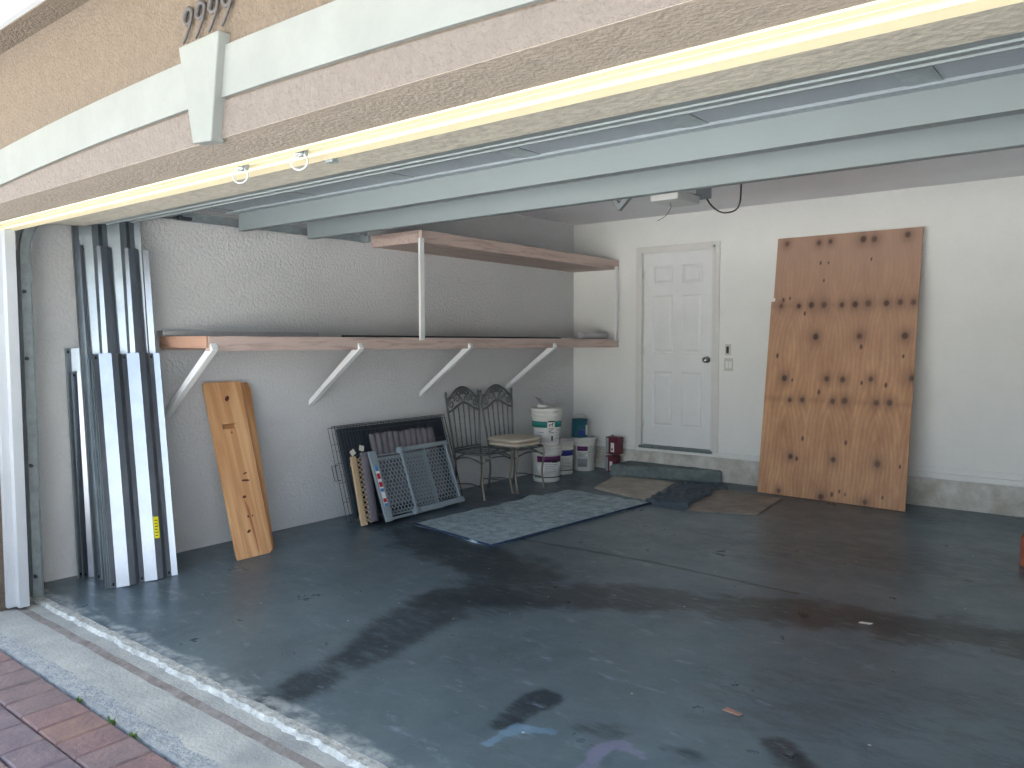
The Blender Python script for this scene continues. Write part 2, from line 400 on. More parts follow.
    def mul(a, b_):
        q = N.new('ShaderNodeMath'); q.operation = 'MULTIPLY'; L.new(a, q.inputs[0]); L.new(b_, q.inputs[1]); return q.outputs[0]
    c = mix(c, (136, 148, 152), thr(n3.outputs['Fac'], .52, .78), .45)
    c = mix(c, (48, 58, 66), thr(nz(2.3, 12, .75, .4), .52, .70), .35)
    c = mix(c, (12, 26, 38), rag(attr('dark'), 2.6, .2, .95), .84)
    c = mix(c, (190, 198, 200), mul(rag(attr('pale'), 2.0, .1, .7), thr(nz(14, 6), .35, .6)), .55)
    c = mix(c, (110, 146, 176), rag(attr('tintblue'), 2.2, .15, .6), .6); c = mix(c, (132, 130, 166), rag(attr('tintpurple'), 2.2, .15, .6), .5)
    vo = N.new('ShaderNodeTexVoronoi'); vo.inputs['Scale'].default_value = 7; L.new(g.outputs['Position'], vo.inputs['Vector'])
    lt = N.new('ShaderNodeMath'); lt.operation = 'LESS_THAN'; lt.inputs[1].default_value = .045; L.new(vo.outputs['Distance'], lt.inputs[0])
    sc = N.new('ShaderNodeSeparateColor'); L.new(vo.outputs['Color'], sc.inputs[0]); gt_ = N.new('ShaderNodeMath'); gt_.operation = 'GREATER_THAN'; gt_.inputs[1].default_value = .6; L.new(sc.outputs[0], gt_.inputs[0])
    c = mix(c, (206, 212, 212), mul(lt.outputs[0], gt_.outputs[0]), .7)
    L.new(c, b.inputs['Base Color'])
    rr = N.new('ShaderNodeMapRange'); rr.inputs['From Min'].default_value = .1; rr.inputs['From Max'].default_value = .9; rr.inputs['To Min'].default_value = .16; rr.inputs['To Max'].default_value = .52
    L.new(nz(3.5, 8, .7), rr.inputs['Value']); L.new(rr.outputs[0], b.inputs['Roughness'])
    bp = N.new('ShaderNodeBump'); bp.inputs['Strength'].default_value = .12; bp.inputs['Distance'].default_value = .01; L.new(nz(18, 6), bp.inputs['Height']); L.new(bp.outputs['Normal'], b.inputs['Normal'])
    me.materials.append(m)
    o = bpy.data.objects.new('floor', me); C.objects.link(o); o['kind'] = 'structure'
FLOOR1, FLOOR2 = (66, 85, 97), (98, 119, 131)
build_floor()

# chipped concrete lip and apron
def apron_mat():
    m = mat('weathered_concrete_apron', (176, 182, 182), .85, bump=.5, bscale=60, rgb2=(140, 148, 152), vscale=3.2)
    return m
M['apron'] = apron_mat()
M['lip'] = mat('chipped_concrete_lip', (192, 198, 198), .9, bump=1.0, bscale=50, rgb2=(138, 144, 144), vscale=20)
M['groove'] = mat('stained_concrete_strip', (106, 102, 102), .9, bump=.5, bscale=40, rgb2=(138, 138, 138), vscale=14)
M['apron_chip'] = mat('exposed_aggregate_edge', (122, 133, 143), .9, bump=1.0, bscale=70, rgb2=(160, 168, 172), vscale=30)
bm = BM()
# ground slab below
n = 260; xa, xb = -5.3, .8
def grid_strip(bm, y0f, y1f, z0f, z1f, mi=0, n=260, m=3):
    rows = []
    for k in range(n+1):
        x = xa+(xb-xa)*k/n
        rows.append([bm.verts.new((x, y0f(x)+(y1f(x)-y0f(x))*j/m, z0f(x)+(z1f(x)-z0f(x))*j/m)) for j in range(m+1)])
    for a, b_ in zip(rows, rows[1:]):
        for j in range(m):
            F = bm.faces.new([a[j], b_[j], b_[j+1], a[j+1]]); F.material_index = mi; F.smooth = True
def w(x, s, k): return noise.noise(Vector((x*s, k, 0)))
ylip = lambda x: 1.722+.014*w(x, 5, 1)+.014*w(x, 22, 2)+.008*w(x, 60, 4)
grid_strip(bm, lambda x: 1.765+.004*w(x, 12, 3), ylip, lambda x: .0, lambda x: .0005, 1)
grid_strip(bm, ylip, lambda x: ylip(x)-.012, lambda x: .0005, lambda x: -.018, 1)
yg = lambda x: 1.645+.006*w(x, 5, 5)
grid_strip(bm, lambda x: ylip(x)-.012, yg, lambda x: -.018, lambda x: -.016, 0)
grid_strip(bm, yg, lambda x: yg(x)-.042-.006*w(x, 9, 7), lambda x: -.016, lambda x: -.018, 2)
yc = lambda x: 1.43+.035*w(x, 2.2, 9)+.015*w(x, 7, 11)
grid_strip(bm, lambda x: yg(x)-.042-.006*w(x, 9, 7), yc, lambda x: -.018, lambda x: -.016, 0, m=6)
grid_strip(bm, yc, lambda x: 1.352+.008*w(x, 20, 12), lambda x: -.016, lambda x: -.020, 3)
grid_strip(bm, lambda x: 1.352+.008*w(x, 20, 12), lambda x: 1.352+.008*w(x, 20, 12), lambda x: -.020, lambda x: -.08, 3, m=1)
struct('concrete_apron', bm, [M['apron'], M['lip'], M['groove'], M['apron_chip']], fix=False)

# pavers: a bevelled field of bricks near the apron
bricks = [mat('paver_rose', (130, 114, 115), .85, bump=.6, bscale=50, rgb2=(106, 96, 101), vscale=12),
          mat('paver_mauve', (122, 111, 116), .85, bump=.5, bscale=50, rgb2=(102, 94, 104), vscale=12),
          mat('paver_red', (134, 111, 111), .85, bump=.6, bscale=50, rgb2=(112, 95, 98), vscale=10),
          mat('paver_tan', (134, 112, 106), .85, bump=.5, bscale=50, rgb2=(118, 98, 98), vscale=10)]
M['joint'] = mat('sandy_joint', (92, 86, 78), .95, bump=.5, bscale=80)
M['drive_far'] = mat('pale_bounce_driveway', (206, 206, 200), .9, var=.1, vscale=2)  # unseen driveway, made pale to bounce sunlight into the garage
bm = BM()
def paver(x0, x1, y0, y1):
    g = .004; z = -.020+random.uniform(-.002, .002); bv = .006; mi = random.choice([0, 0, 1, 1, 2, 3])
    a = [bm.verts.new(p) for p in ((x0+g, y0+g, -.06), (x1-g, y0+g, -.06), (x1-g, y1-g, -.06), (x0+g, y1-g, -.06))]
    b_ = [bm.verts.new(p) for p in ((x0+g, y0+g, z-bv), (x1-g, y0+g, z-bv), (x1-g, y1-g, z-bv), (x0+g, y1-g, z-bv))]
    c = [bm.verts.new(p) for p in ((x0+g+bv, y0+g+bv, z), (x1-g-bv, y0+g+bv, z), (x1-g-bv, y1-g-bv, z), (x0+g+bv, y1-g-bv, z))]
    for r, s in ((a, b_), (b_, c)):
        for k in range(4): bm.faces.new([r[k], r[(k+1) % 4], s[(k+1) % 4], s[k]]).material_index = mi
    bm.faces.new(c).material_index = mi
x = -6.0
while x < .9: paver(x, x+.163, 1.135, 1.342); x += .163
y = 1.135; row = 0
while y > -1.0:
    x = -6.0+(.09 if row % 2 else 0)
    while x < .9: paver(x, x+.205, y-.158, y); x += .205
    y -= .158; row += 1
prism(bm, [(-6.2, -1.05, -.05), (1.2, -1.05, -.05), (1.2, 1.36, -.05), (-6.2, 1.36, -.05)], (0, 0, -.05), 4)
struct('paver_driveway', bm, bricks+[M['joint']])
bm = BM(); prism(bm, [(-40, -40, -.12), (40, -40, -.12), (40, 1.3, -.12), (-40, 1.3, -.12)], (0, 0, .06))
struct('ground', bm, M['drive_far'])
# tiny weeds in the joint
for k, (wx, n_, lab) in enumerate([(-3.36, 5, 'tiny green weed in the paver joint, farthest left along the apron'), (-3.07, 7, 'small green weed tuft growing in the joint between pavers and concrete apron'), (-2.90, 5, 'small weed tuft in the paver joint nearest the bottom of the photo')]):
    bm = BM()
    for j in range(n_*3):
        a = random.uniform(0, 2*PI); r = random.uniform(.0, .012); l = random.uniform(.012, .028)
        p = Vector((wx+r*math.cos(a)*1.6, 1.343+r*.3*math.sin(a), -.03)); t = p+Vector((math.cos(a)*l*.7, math.sin(a)*l*.5, l))
        s = Vector((-math.sin(a), math.cos(a), 0))*.0035; mid = (p+t)/2+Vector((0, 0, .004))
        v = [bm.verts.new(q) for q in (p, mid+s, t, mid-s)]; bm.faces.new(v)
        v = [bm.verts.new(q+Vector((0, 0, -.0012))) for q in (p, mid-s, t, mid+s)]; bm.faces.new(v)
    center_origin(tag(obj('weed', bm, M['leaf'], fix=False), lab, 'weed', 'weeds in the paver joint'))

# ------------------------------------------------------------------ back wall: foundation, ledge, door
bm = BM()
box(bm, XL, XR, YB-.016, YB+.01, 0, .240)
struct('trim_10', bm, M['foundation'])
bm = BM()
box(bm, XL, -4.29, YB-.030, YB+.01, .25, .292); box(bm, -3.34, XR, YB-.030, YB+.01, .25, .292)
box(bm, XL, -4.29, YB-.014, YB+.01, .300, .345); box(bm, -3.34, XR, YB-.014, YB+.01, .300, .345)
struct('baseboard_back', bm, M['wall_back'], bev=.002)

bm = BM()   # panelled door slab
def door_panel_grid():
    W = DX1-DX0; H = DZ1-DZ0; y = YB+.010
    xs = [(.115, .345), (W-.345, W-.115)]; zs = [(.20, .78), (.98, 1.58), (1.70, 1.89)]
    xb = sorted({0, W, *[v for p in xs for v in p]}); zb_ = sorted({0, H, *[v for p in zs for v in p]})
    for i in range(len(xb)-1):
        for j in range(len(zb_)-1):
            x0, x1, z0, z1 = DX0+xb[i], DX0+xb[i+1], DZ0+zb_[j], DZ0+zb_[j+1]
            if (xb[i], xb[i+1]) in xs and (zb_[j], zb_[j+1]) in zs:
                ins = [0, .012, .022, .04]; dep = [0, .009, .009, .002]
                R = [[bm.verts.new(q) for q in ((x0+a, y+d, z0+a), (x1-a, y+d, z0+a), (x1-a, y+d, z1-a), (x0+a, y+d, z1-a))] for a, d in zip(ins, dep)]
                for r, s in zip(R, R[1:]):
                    for k in range(4): bm.faces.new([r[k], r[(k+1) % 4], s[(k+1) % 4], s[k]])
                bm.faces.new(R[-1])
            else:
                bm.faces.new([bm.verts.new(q) for q in ((x0, y, z0), (x1, y, z0), (x1, y, z1), (x0, y, z1))])
    box(bm, DX0, DX1, y+.012, y+.045, DZ0, DZ1)
door_panel_grid()
door = struct('door_1', bm, M['white'], fix=False)
bm = BM()
for x0, x1 in ((DX0-.078, DX0-.004), (DX1+.004, DX1+.078)):
    box(bm, x0, x1, YB-.018, YB, .285, DZ1+.075)
    s = x1-.03 if x0 < DX0 else x0
    box(bm, s, s+.03, YB-.026, YB-.017, .285, DZ1+.04)
box(bm, DX0-.004, DX1+.004, YB-.018, YB, DZ1, DZ1+.075); box(bm, DX0-.034, DX1+.034, YB-.026, YB-.017, DZ1+.01, DZ1+.04)
box(bm, DX0-.004, DX0, YB, YB+.05, .285, DZ1); box(bm, DX1, DX1+.004, YB, YB+.05, .285, DZ1)
obj('door_casing', bm, M['white_trim'], door, bev=.003)
bm = BM(); box(bm, DX0-.02, DX1+.02, YB-.055, YB+.10, .276, .304); obj('threshold', bm, M['step'], door, bev=.004)
bm = BM()
def disc_y(bm, cx, cz, y0, prof, seg=20, mi=0):
    rings = []
    for r, dy in prof:
        rings.append([bm.verts.new((cx+r*math.cos(2*PI*k/seg), y0+dy, cz+r*math.sin(2*PI*k/seg))) for k in range(seg)])
    for a, b in zip(rings, rings[1:]):
        for k in range(seg):
            F = bm.faces.new([a[k], a[(k+1) % seg], b[(k+1) % seg], b[k]]); F.smooth = True; F.material_index = mi
    bm.faces.new(rings[0]); bm.faces.new(rings[-1][::-1])
disc_y(bm, DX1-.055, 1.225, YB+.011, [(.034, 0), (.034, -.008), (.014, -.012), (.012, -.035), (.026, -.042), (.031, -.058), (.024, -.070), (.008, -.074)])
obj('door_knob', bm, M['chrome'], door)
for k in range(3):
    bm = BM(); z = DZ0+(.22, 1.0, 1.8)[k]; box(bm, DX0-.003, DX0+.012, YB+.0, YB+.0115, z-.045, z+.045); obj('hinge', bm, M['white_trim'], door)

# wall plates by the door
t = thing('wall_control', 'small garage door wall button on beige plate beside the white door', 'button', (-3.255, YB, 1.27))
bm = BM(); box(bm, -3.285, -3.222, YB-.006, YB, 1.275, 1.385, bev=.002); obj('plate', bm, M['switch'], t)
bm = BM(); box(bm, -3.268, -3.243, YB-.016, YB-.006, 1.293, 1.362, bev=.003); obj('button', bm, M['black_ink'], t)
t = thing('light_switch', 'beige double rocker light switch below the wall button', 'switch', (-3.245, YB, 1.12))
bm = BM(); box(bm, -3.292, -3.200, YB-.006, YB, 1.118, 1.245, bev=.002); obj('plate', bm, M['switch'], t)
for x0 in (-3.275, -3.240):
    bm = BM(); box(bm, x0, x0+.026, YB-.012, YB-.006, 1.145, 1.215, bev=.002); obj('rocker', bm, M['white'], t)

# ------------------------------------------------------------------ overhead garage door, open
X0d, X1d = -4.775, .22
gd = thing('garage_door', 'open grey steel sectional garage door hanging overhead with horizontal struts', 'garage door', (-2.28, 1.8, 2.05))
bm = BM()   # bottom section, tipping down behind the header
def slab(bm, x0, x1, A, B, th, mi=0):
    (ya, za), (yb_, zb_) = A, B; d = Vector((0, yb_-ya, zb_-za)).normalized(); nrm = Vector((0, -d.z, d.y))*th
    P = [Vector((x0, ya, za)), Vector((x1, ya, za)), Vector((x1, yb_, zb_)), Vector((x0, yb_, zb_))]
    hexa(bm, P+[p+nrm for p in P], mi)
slab(bm, X0d, X1d, (1.74, 2.088), (2.035, 2.104), .04)
s0 = obj('bottom_rail', bm, M['steel_dirty'], gd, bev=.003)
bm = BM(); slab(bm, X0d, X1d, (2.035, 2.114), (2.15, 2.128), .04); slab(bm, X0d, X1d, (2.15, 2.122), (2.158, 2.123), .03)
obj('stiffener', bm, M['steel_strut'], gd, bev=.003)
bm = BM(); slab(bm, X0d+.02, X1d, (2.158, 2.145), (2.30, 2.156), .04); slab(bm, X0d+.02, X1d, (2.285, 2.148), (2.305, 2.150), .02)
obj('stiffener', bm, M['steel_strut'], gd, bev=.002)
secs = [((2.27, 2.20), (2.42, 2.285)), ((2.423, 2.287), (2.955, 2.29)), ((2.958, 2.29), (3.49, 2.29)), ((3.493, 2.29), (4.03, 2.29))]
for k, (A, B) in enumerate(secs):
    bm = BM(); slab(bm, X0d, X1d, A, B, .05)
    # folded lips at the section joints
    slab(bm, X0d, X1d, (B[0]-.03, B[1]-.012), (B[0]-.002, B[1]-.012), .014); slab(bm, X0d, X1d, (A[0]+.002, A[1]-.010), (A[0]+.026, A[1]-.010), .012)
    s = obj('section', bm, M['steel_door'], gd)
    for j in range(7):
        xx = X0d+.03+j*(X1d-X0d-.09)/6
        bm = BM(); wd = .07 if j in (0, 6) else .11
        slab(bm, xx, xx+wd, (A[0]+.03, A[1]-.004+(B[1]-A[1])*.06), (B[0]-.03, B[1]-.004), .006)
        obj('stile', bm, M['track'], s)
for k, y0 in enumerate((2.985, 3.535)):
    bm = BM(); zt = 2.286; zb_ = 2.168
    xs_ = -4.72
    # hat channel with returned lip
    box(bm, xs_, X1d, y0, y0+.003, zb_, zt); box(bm, xs_, X1d, y0, y0+.048, zb_, zb_+.003); box(bm, xs_, X1d, y0+.045, y0+.048, zb_, zt)
    box(bm, xs_, X1d, y0-.022, y0, zt-.003, zt); box(bm, xs_, X1d, y0-.003, y0, zb_, zb_+.010)
    obj('strut', bm, M['steel_strut'], gd, bev=0)
bm = BM(); box(bm, -4.72, X1d, 3.98, 4.03, 2.27, 2.288); obj('top_rail', bm, M['steel_door'], gd)
# dark hinges between sections
for y0 in (2.42,):
    for j in range(1, 6):
        xx = X0d+.06+j*(X1d-X0d-.09)/6
        bm = BM(); box(bm, xx, xx+.06, y0-.035, y0+.04, 2.262, 2.270); tube(bm, [(xx, y0, 2.262), (xx+.06, y0, 2.262)], .008, 8); obj('hinge', bm, M['rust'], gd)
bm = BM()
box(bm, -4.80, -4.76, 2.60, 2.68, 2.205, 2.225); tube(bm, [(-4.86, 2.62, 2.225), (-4.78, 2.62, 2.225)], .012, 8)
obj('roller_bracket', bm, M['rust'], gd)

# tracks
def make_track(x, label):
    t = thing('door_track', label, 'track', (x, 1.75, 0))
    path = [(x, 1.745, 0.0), (x, 1.745, 1.90)]
    R_ = .30
    for k in range(1, 13):
        a = PI/2*k/12; path.append((x, 1.745+R_*(1-math.cos(a)), 1.94+R_*math.sin(a)))
    path.append((x, 4.20, 2.24))
    def channel(bm, pts):
        # C-section swept along the path in the y-z plane
        prof = [(-.028, -.012), (-.028, .012), (-.024, .012), (-.024, -.008), (.024, -.008), (.024, .012), (.028, .012), (.028, -.012)]
        rings = []
        for i, p in enumerate(pts):
            p = Vector(p); d = (Vector(pts[min(i+1, len(pts)-1)])-Vector(pts[max(i-1, 0)])).normalized()
            u = Vector((0, -d.z, d.y)); rings.append([bm.verts.new(p+u*a+Vector((b_, 0, 0))) for a, b_ in prof])
        n = len(prof)
        for r, s in zip(rings, rings[1:]):
            for k in range(n): bm.faces.new([r[k], r[(k+1) % n], s[(k+1) % n], s[k]])
        bm.faces.new(rings[0]); bm.faces.new(rings[-1][::-1])
    bm = BM(); channel(bm, path); obj('rail', bm, M['track'], t)
    sx = -1 if x < -2 else 1
    bm = BM(); box(bm, x+sx*.05-.002, x+sx*.05+.002, 1.665, 1.73, .02, 1.95); box(bm, min(x+sx*.015, x+sx*.05), max(x+sx*.015, x+sx*.05), 1.715, 1.73, .02, 1.95)
    obj('jamb_angle', bm, M['track'], t)
    for z in (.12, .75, 1.35, 1.72):
        bm = BM(); tube(bm, [(x-sx*.0, 1.73, z), (x-sx*.022, 1.73, z)], .010, 8); obj('bolt', bm, M['rust'], t)
    bm = BM(); box(bm, x-.02, x+.02, 4.16, 4.20, 2.21, 2.715); box(bm, x-.02, x+.06, 4.17, 4.20, 2.21, 2.26); obj('hanger', bm, M['track'], t)
    return t
make_track(-4.862, 'galvanised curved garage door track beside the left white door post')
make_track(.30, 'galvanised garage door track at the right end of the open garage door')

# small black plastic bottom bracket lump at track foot
bm = BM(); lathe(bm, -4.985, 1.80, [(.016, 0), (.024, .01), (.026, .035), (.020, .055), (.010, .065)], 14)
tag(center_origin(obj('door_stop', bm, M['black_plastic'])), 'small dark rubber door stop on the floor at the foot of the track', 'door stop')

# hooks and rings under the header
for k, (x, lab) in enumerate([(-2.425, 'white metal ring on a hook under the cream header trim, left one'), (-2.098, 'white metal ring on a hook under the cream header trim, right one')]):
    t = thing('hook_ring', lab, 'ring', (x, 1.565, HZ), 'rings hanging under the header')
    bm = BM(); box(bm, x-.022, x+.022, 1.552, 1.564, HZ-.012, HZ+.012); tube(bm, [(x-.014, 1.55, HZ+.004), (x-.010, 1.545, HZ-.012), (x+.010, 1.545, HZ-.012), (x+.014, 1.55, HZ+.004)], .004, 8); obj('hook_plate', bm, M['track'], t)
    bm = BM(); tube(bm, [(x+.026*math.cos(a), 1.545+.012*math.cos(a), HZ-.030+.026*math.sin(a)) for a in [2*PI*j/24 for j in range(24)]], .0032, 8, closed=True); obj('ring', bm, M['post_white'], t)
bm = BM(); box(bm, -2.125, -2.07, 1.655, 1.675, HZ-.006, HZ+.012); box(bm, -2.115, -2.08, 1.66, 1.685, HZ-.012, HZ-.005)
tag(center_origin(obj('latch_clip', bm, M['steel_strut'])), 'small grey metal clip under the header right of the rings', 'clip')

# house number
def nine(bm, x, z, y):
    pts = [(.020, .030), (.012, .022), (.000, .026), (-.007, .040), (-.003, .058), (.010, .064), (.022, .056), (.024, .040), (.019, .020), (.010, .000), (.000, -.018), (-.008, -.026)]
    loop = [Vector((x+a*1.3+b_*.16, y, z+.032+b_*1.02)) for a, b_ in pts]
    tube(bm, smooth_path(loop, 5), [.0042+.0038*math.sin(PI*min(1, i/40)) for i in range(len(smooth_path(loop, 5)))], 8)
t = thing('house_number', 'dark grey metal house number 9999 in script on the tan stucco above the keystone', 'house number', (-2.2, YO, 2.34))
for k in range(4):
    bm = BM(); nine(bm, -2.297+k*.071, 2.345, YO-.012); obj('digit', bm, M['number'], t)

# opener
op = thing('garage_door_opener', 'grey ceiling garage door opener with pale light lens hanging in front of the back wall', 'opener', (-2.37, 4.9, 2.33))
bm = BM(); box(bm, -2.57, -2.35, 4.86, 5.10, 2.395, 2.53, bev=.015); obj('motor_housing', bm, M['opener'], op)
bm = BM(); box(bm, -2.56, -2.36, 4.62, 4.94, 2.335, 2.393, bev=.018); obj('light_lens', bm, M['opener_white'], op)
bm = BM(); box(bm, -2.57, -2.35, 4.60, 4.86, 2.395, 2.43, bev=.006); obj('front_cover', bm, M['opener_white'], op)
bm = BM(); box(bm, -2.46, -2.42, 1.95, 4.5, 2.42, 2.45); obj('drive_rail', bm, M['track'], op)
for y in (4.88, 5.06):
    
    for xh in (-2.565, -2.345):
        bm = BM(); box(bm, xh, xh+.03, y, y+.004, 2.48, ZC); obj('hanger', bm, M['track'], op)
bm = BM(); tube(bm, smooth_path([(-2.38, 5.06, 2.41), (-2.36, 5.14, 2.345), (-2.32, 5.24, 2.315), (-2.27, 5.35, 2.36), (-2.27, 5.40, 2.50), (-2.28, 5.40, 2.72)], 8), .0055, 8); obj('power_cord', bm, M['cable'], op)
bm = BM(); tube(bm, smooth_path([(-2.49, 4.72, 2.37), (-2.47, 4.74, 2.31), (-2.50, 4.72, 2.25), (-2.55, 4.70, 2.22)], 6), .0018, 6); obj('pull_cord', bm, M['cable'], op)
# V bracket
t = thing('angle_hanger', 'grey V shaped metal strap hanging under the ceiling left of the opener', 'bracket', (-2.8, 4.6, 2.3))
bm = BM(); prism(bm, [(-2.875, 4.6, 2.42), (-2.84, 4.6, 2.42), (-2.783, 4.6, 2.345), (-2.70, 4.6, 2.42), (-2.655, 4.6, 2.42), (-2.783, 4.6, 2.30)], (0, .035, 0)); obj('strap', bm, M['track'], t)
for xh in (-2.87, -2.69):
    bm = BM(); box(bm, xh, xh+.025, 4.6, 4.604, 2.41, ZC); obj('strap', bm, M['track'], t)

# ------------------------------------------------------------------ shelves on the left wall
def zt1(y): return 1.476-.0077*(y-2.31)
def zb1(y): return 1.382-.0066*(y-2.31)
def slopebox(bm, x0, x1, y0, y1, zlo, zhi, mi=0):
    hexa(bm, [(x0, y0, zlo(y0)), (x1, y0, zlo(y0)), (x1, y1, zlo(y1)), (x0, y1, zlo(y1)), (x0, y0, zhi(y0)), (x1, y0, zhi(y0)), (x1, y1, zhi(y1)), (x0, y1, zhi(y1))], mi)
XS = -4.515
sh = thing('wall_shelf', 'long unfinished lower wooden shelf held by four white diagonal braces on the left wall', 'shelf', (-5.11, 4.9, 1.40))
bm = BM(); slopebox(bm, XL, XS-.04, 2.63, YB-.0, lambda y: zt1(y)-.02, lambda y: zt1(y)); obj('shelf_board', bm, M['shelf_ply'], sh)
bm = BM(); slopebox(bm, XS-.038, XS, 2.63, YB, lambda y: zb1(y), lambda y: zt1(y)); obj('fascia', bm, M['shelf_wood'], sh, bev=.003)
bm = BM(); slopebox(bm, XL, XL+.038, 2.63, YB, lambda y: zb1(y), lambda y: zt1(y)-.021); obj('ledger', bm, M['shelf_wood'], sh)
for y in (3.8, 5.0, 6.25, 7.40):
    bm = BM(); slopebox(bm, XL+.039, XS-.039, y, y+.038, lambda q: zb1(q), lambda q: zt1(q)-.021); obj('joist', bm, M['shelf_wood'], sh)
bm = BM(); slopebox(bm, XL+.02, XS-.002, 2.612, 2.63, lambda y: zb1(y)+.018, lambda y: zt1(y)); o = obj('end_board', bm, M['shelf_end'], sh, bev=.002); o['label'] = 'orange brown end board'
for y in (2.66, 3.83, 5.04, 6.27):
    bm = BM(); zt = zt1(y)-.055
    d = Vector((XL, 0, .95))
    hexa(bm, [(XL, y-.022, .93), (XL, y+.022, .93), (XL, y+.022, .975), (XL, y-.022, .975),
              (XS+.028, y-.022, zt-.028), (XS+.028, y+.022, zt-.028), (XS+.001, y+.022, zt+.012), (XS+.001, y-.022, zt+.012)])
    obj('brace', bm, M['white'], sh, bev=.003)
us = thing('wall_shelf', 'short high wooden shelf box in the back corner under the ceiling with two white posts', 'shelf', (-5.11, 6.0, 2.22))
def zt2(y): return 2.313-.007*(y-4.475)
def zb2(y): return 2.216-.009*(y-4.475)
bm = BM(); slopebox(bm, XL, XS-.04, 4.475, YB, lambda y: zt2(y)-.02, lambda y: zt2(y)); slopebox(bm, XL, XS-.04, 4.52, YB, lambda y: zb2(y)+.004, lambda y: zb2(y)+.016); obj('shelf_board', bm, M['shelf_ply'], us)
bm = BM(); slopebox(bm, XS-.038, XS, 4.475, YB, zb2, zt2); obj('fascia', bm, M['shelf_wood'], us, bev=.003)
bm = BM(); slopebox(bm, XL, XS-.039, 4.475, 4.513, zb2, lambda y: zt2(y)-.021); obj('end_board', bm, M['shelf_wood'], us, bev=.003)
for y in (4.458, 7.40):
    bm = BM(); box(bm, XS+.001, XS+.022, y-.024, y+.024, zt1(y)-.022, zb2(y)+.03); obj('post', bm, M['white'], us, bev=.002)
# things lying on the lower shelf
bm = BM(); slopebox(bm, -5.09, -5.02, 2.60, 3.85, lambda y: zt1(y)+.001, lambda y: zt1(y)+.036)
center_origin(tag(obj('lumber_strip', bm, M['grey_bar'], bev=.002), 'flat grey lumber strip lying at the left end of the long shelf against the wall', 'lumber'))
bm = BM(); slopebox(bm, -5.08, -5.05, 4.12, 7.15, lambda y: zt1(y)+.001, lambda y: zt1(y)+.013); slopebox(bm, -5.08, -5.077, 4.12, 7.15, lambda y: zt1(y)+.013, lambda y: zt1(y)+.020)
center_origin(tag(obj('metal_angle_strip', bm, M['rust']), 'thin dark metal angle strip lying along the middle of the long shelf', 'metal strip'))
bm = BM()
a, b_ = (-4.575, 6.80, zt1(6.8)+.036), (-4.575, 7.30, zt1(7.3)+.036)
tube(bm, [a, b_], .034, 18)
o = obj('metal_tube', bm, M['grey_bar']); tag(center_origin(o), 'short shiny metal tube lying at the corner end of the long shelf', 'tube')
tz = o.location

# ------------------------------------------------------------------ storm panels
def storm(P0, Wd, Ld, length, name_label, m, prof_end=.03, parent_loc=None, group=None, nslots=3):
    P0 = Vector(P0); W = Vector(Wd).normalized(); Ln = Vector(Ld).normalized(); N_ = W.cross(Ln).normalized()
    if N_.x < 0: N_ = -N_
    pr = [(0, 0), (.035, 0), (.095, .038), (.13, .038), (.165, 0), (.195, 0), (.255, .038), (.29, .038), (.325, 0), (.355, 0), (.355+prof_end, .038*prof_end/.06)]
    bm = BM(); rows = []
    for k in range(9):
        t = length*k/8
        rows.append([bm.verts.new(P0+W*s+N_*n_+Ln*t) for s, n_ in pr])
    for a, b in zip(rows, rows[1:]):
        for j in range(len(pr)-1): bm.faces.new([a[j], a[j+1], b[j+1], b[j]])
    # turned edge at the low side
    e = [bm.verts.new(P0+W*-.002+N_*.022+Ln*(length*k/8)) for k in range(9)]
    for k in range(8): bm.faces.new([e[k], rows[k][0], rows[k+1][0], e[k+1]])
    t = thing('storm_panel', name_label, 'storm panel', P0, group)
    o = obj('corrugated_sheet', bm, m, t, fix=True)
    sol = o.modifiers.new('solid', 'SOLIDIFY'); sol.thickness = .0014; sol.offset = 0
    for s in (.018, .180, .340)[:nslots]:
        for q in (.022, length-.022):
            bm = BM(); c = P0+W*s+N_*.0012+Ln*q
            vs = [c+W*(.006*math.cos(2*PI*k/10))+Ln*(.010*math.sin(2*PI*k/10)) for k in range(10)]
            prism(bm, vs, N_*.0006)
            obj('keyhole_slot', bm, M['dark_hole'], t)
    return t, P0, W, Ln, N_
Wm = (.10, .99, 0); Lm = (-.235, .045, 1.36)
labs_short = ['front galvanised storm panel of the leaning stack, short, with a yellow sticker near its foot',
              'short storm panel directly behind the stickered one, only its edge showing',
              'third short storm panel from the front of the stack, only its edge showing']
for k in range(3):
    off = Vector((-.012*k, -.010*k, 0))
    r = storm(Vector((-4.668, 2.058, .002))+off, Wm, Lm, 1.385-.0*k, labs_short[k], M['storm'] if k == 0 else M['storm_old'], group=None)
    if k == 0:
        t, P0, W, Ln, N_ = r
        # yellow printed sticker on the second crest's shaded side
        bm = BM(); c = P0+W*.309+N_*.0245+Ln*.28
        dS = (W*.035-N_*.05).normalized(); nS = (W*.05+N_*.035).normalized()
        c = P0+W*.298+N_*.0415+Ln*.30
        A_ = W*.0
        q = [P0+W*.258+N_*.0392+Ln*.245, P0+W*.288+N_*.0392+Ln*.245, P0+W*.288+N_*.0392+Ln*.375, P0+W*.258+N_*.0392+Ln*.375]
        prism(bm, q, N_*.0006)
        st = obj('sticker', bm, M['yellow'], t); st['label'] = 'yellow printed sticker'
        bm = BM()
        for j in range(6):
            a = P0+W*.264+N_*.0399+Ln*(.26+j*.018)
            prism(bm, [a, a+W*(.016+.004*(j % 2)), a+W*(.016+.004*(j % 2))+Ln*.005, a+Ln*.005], N_*.0003)
        obj('print', bm, M['black_ink'], st)
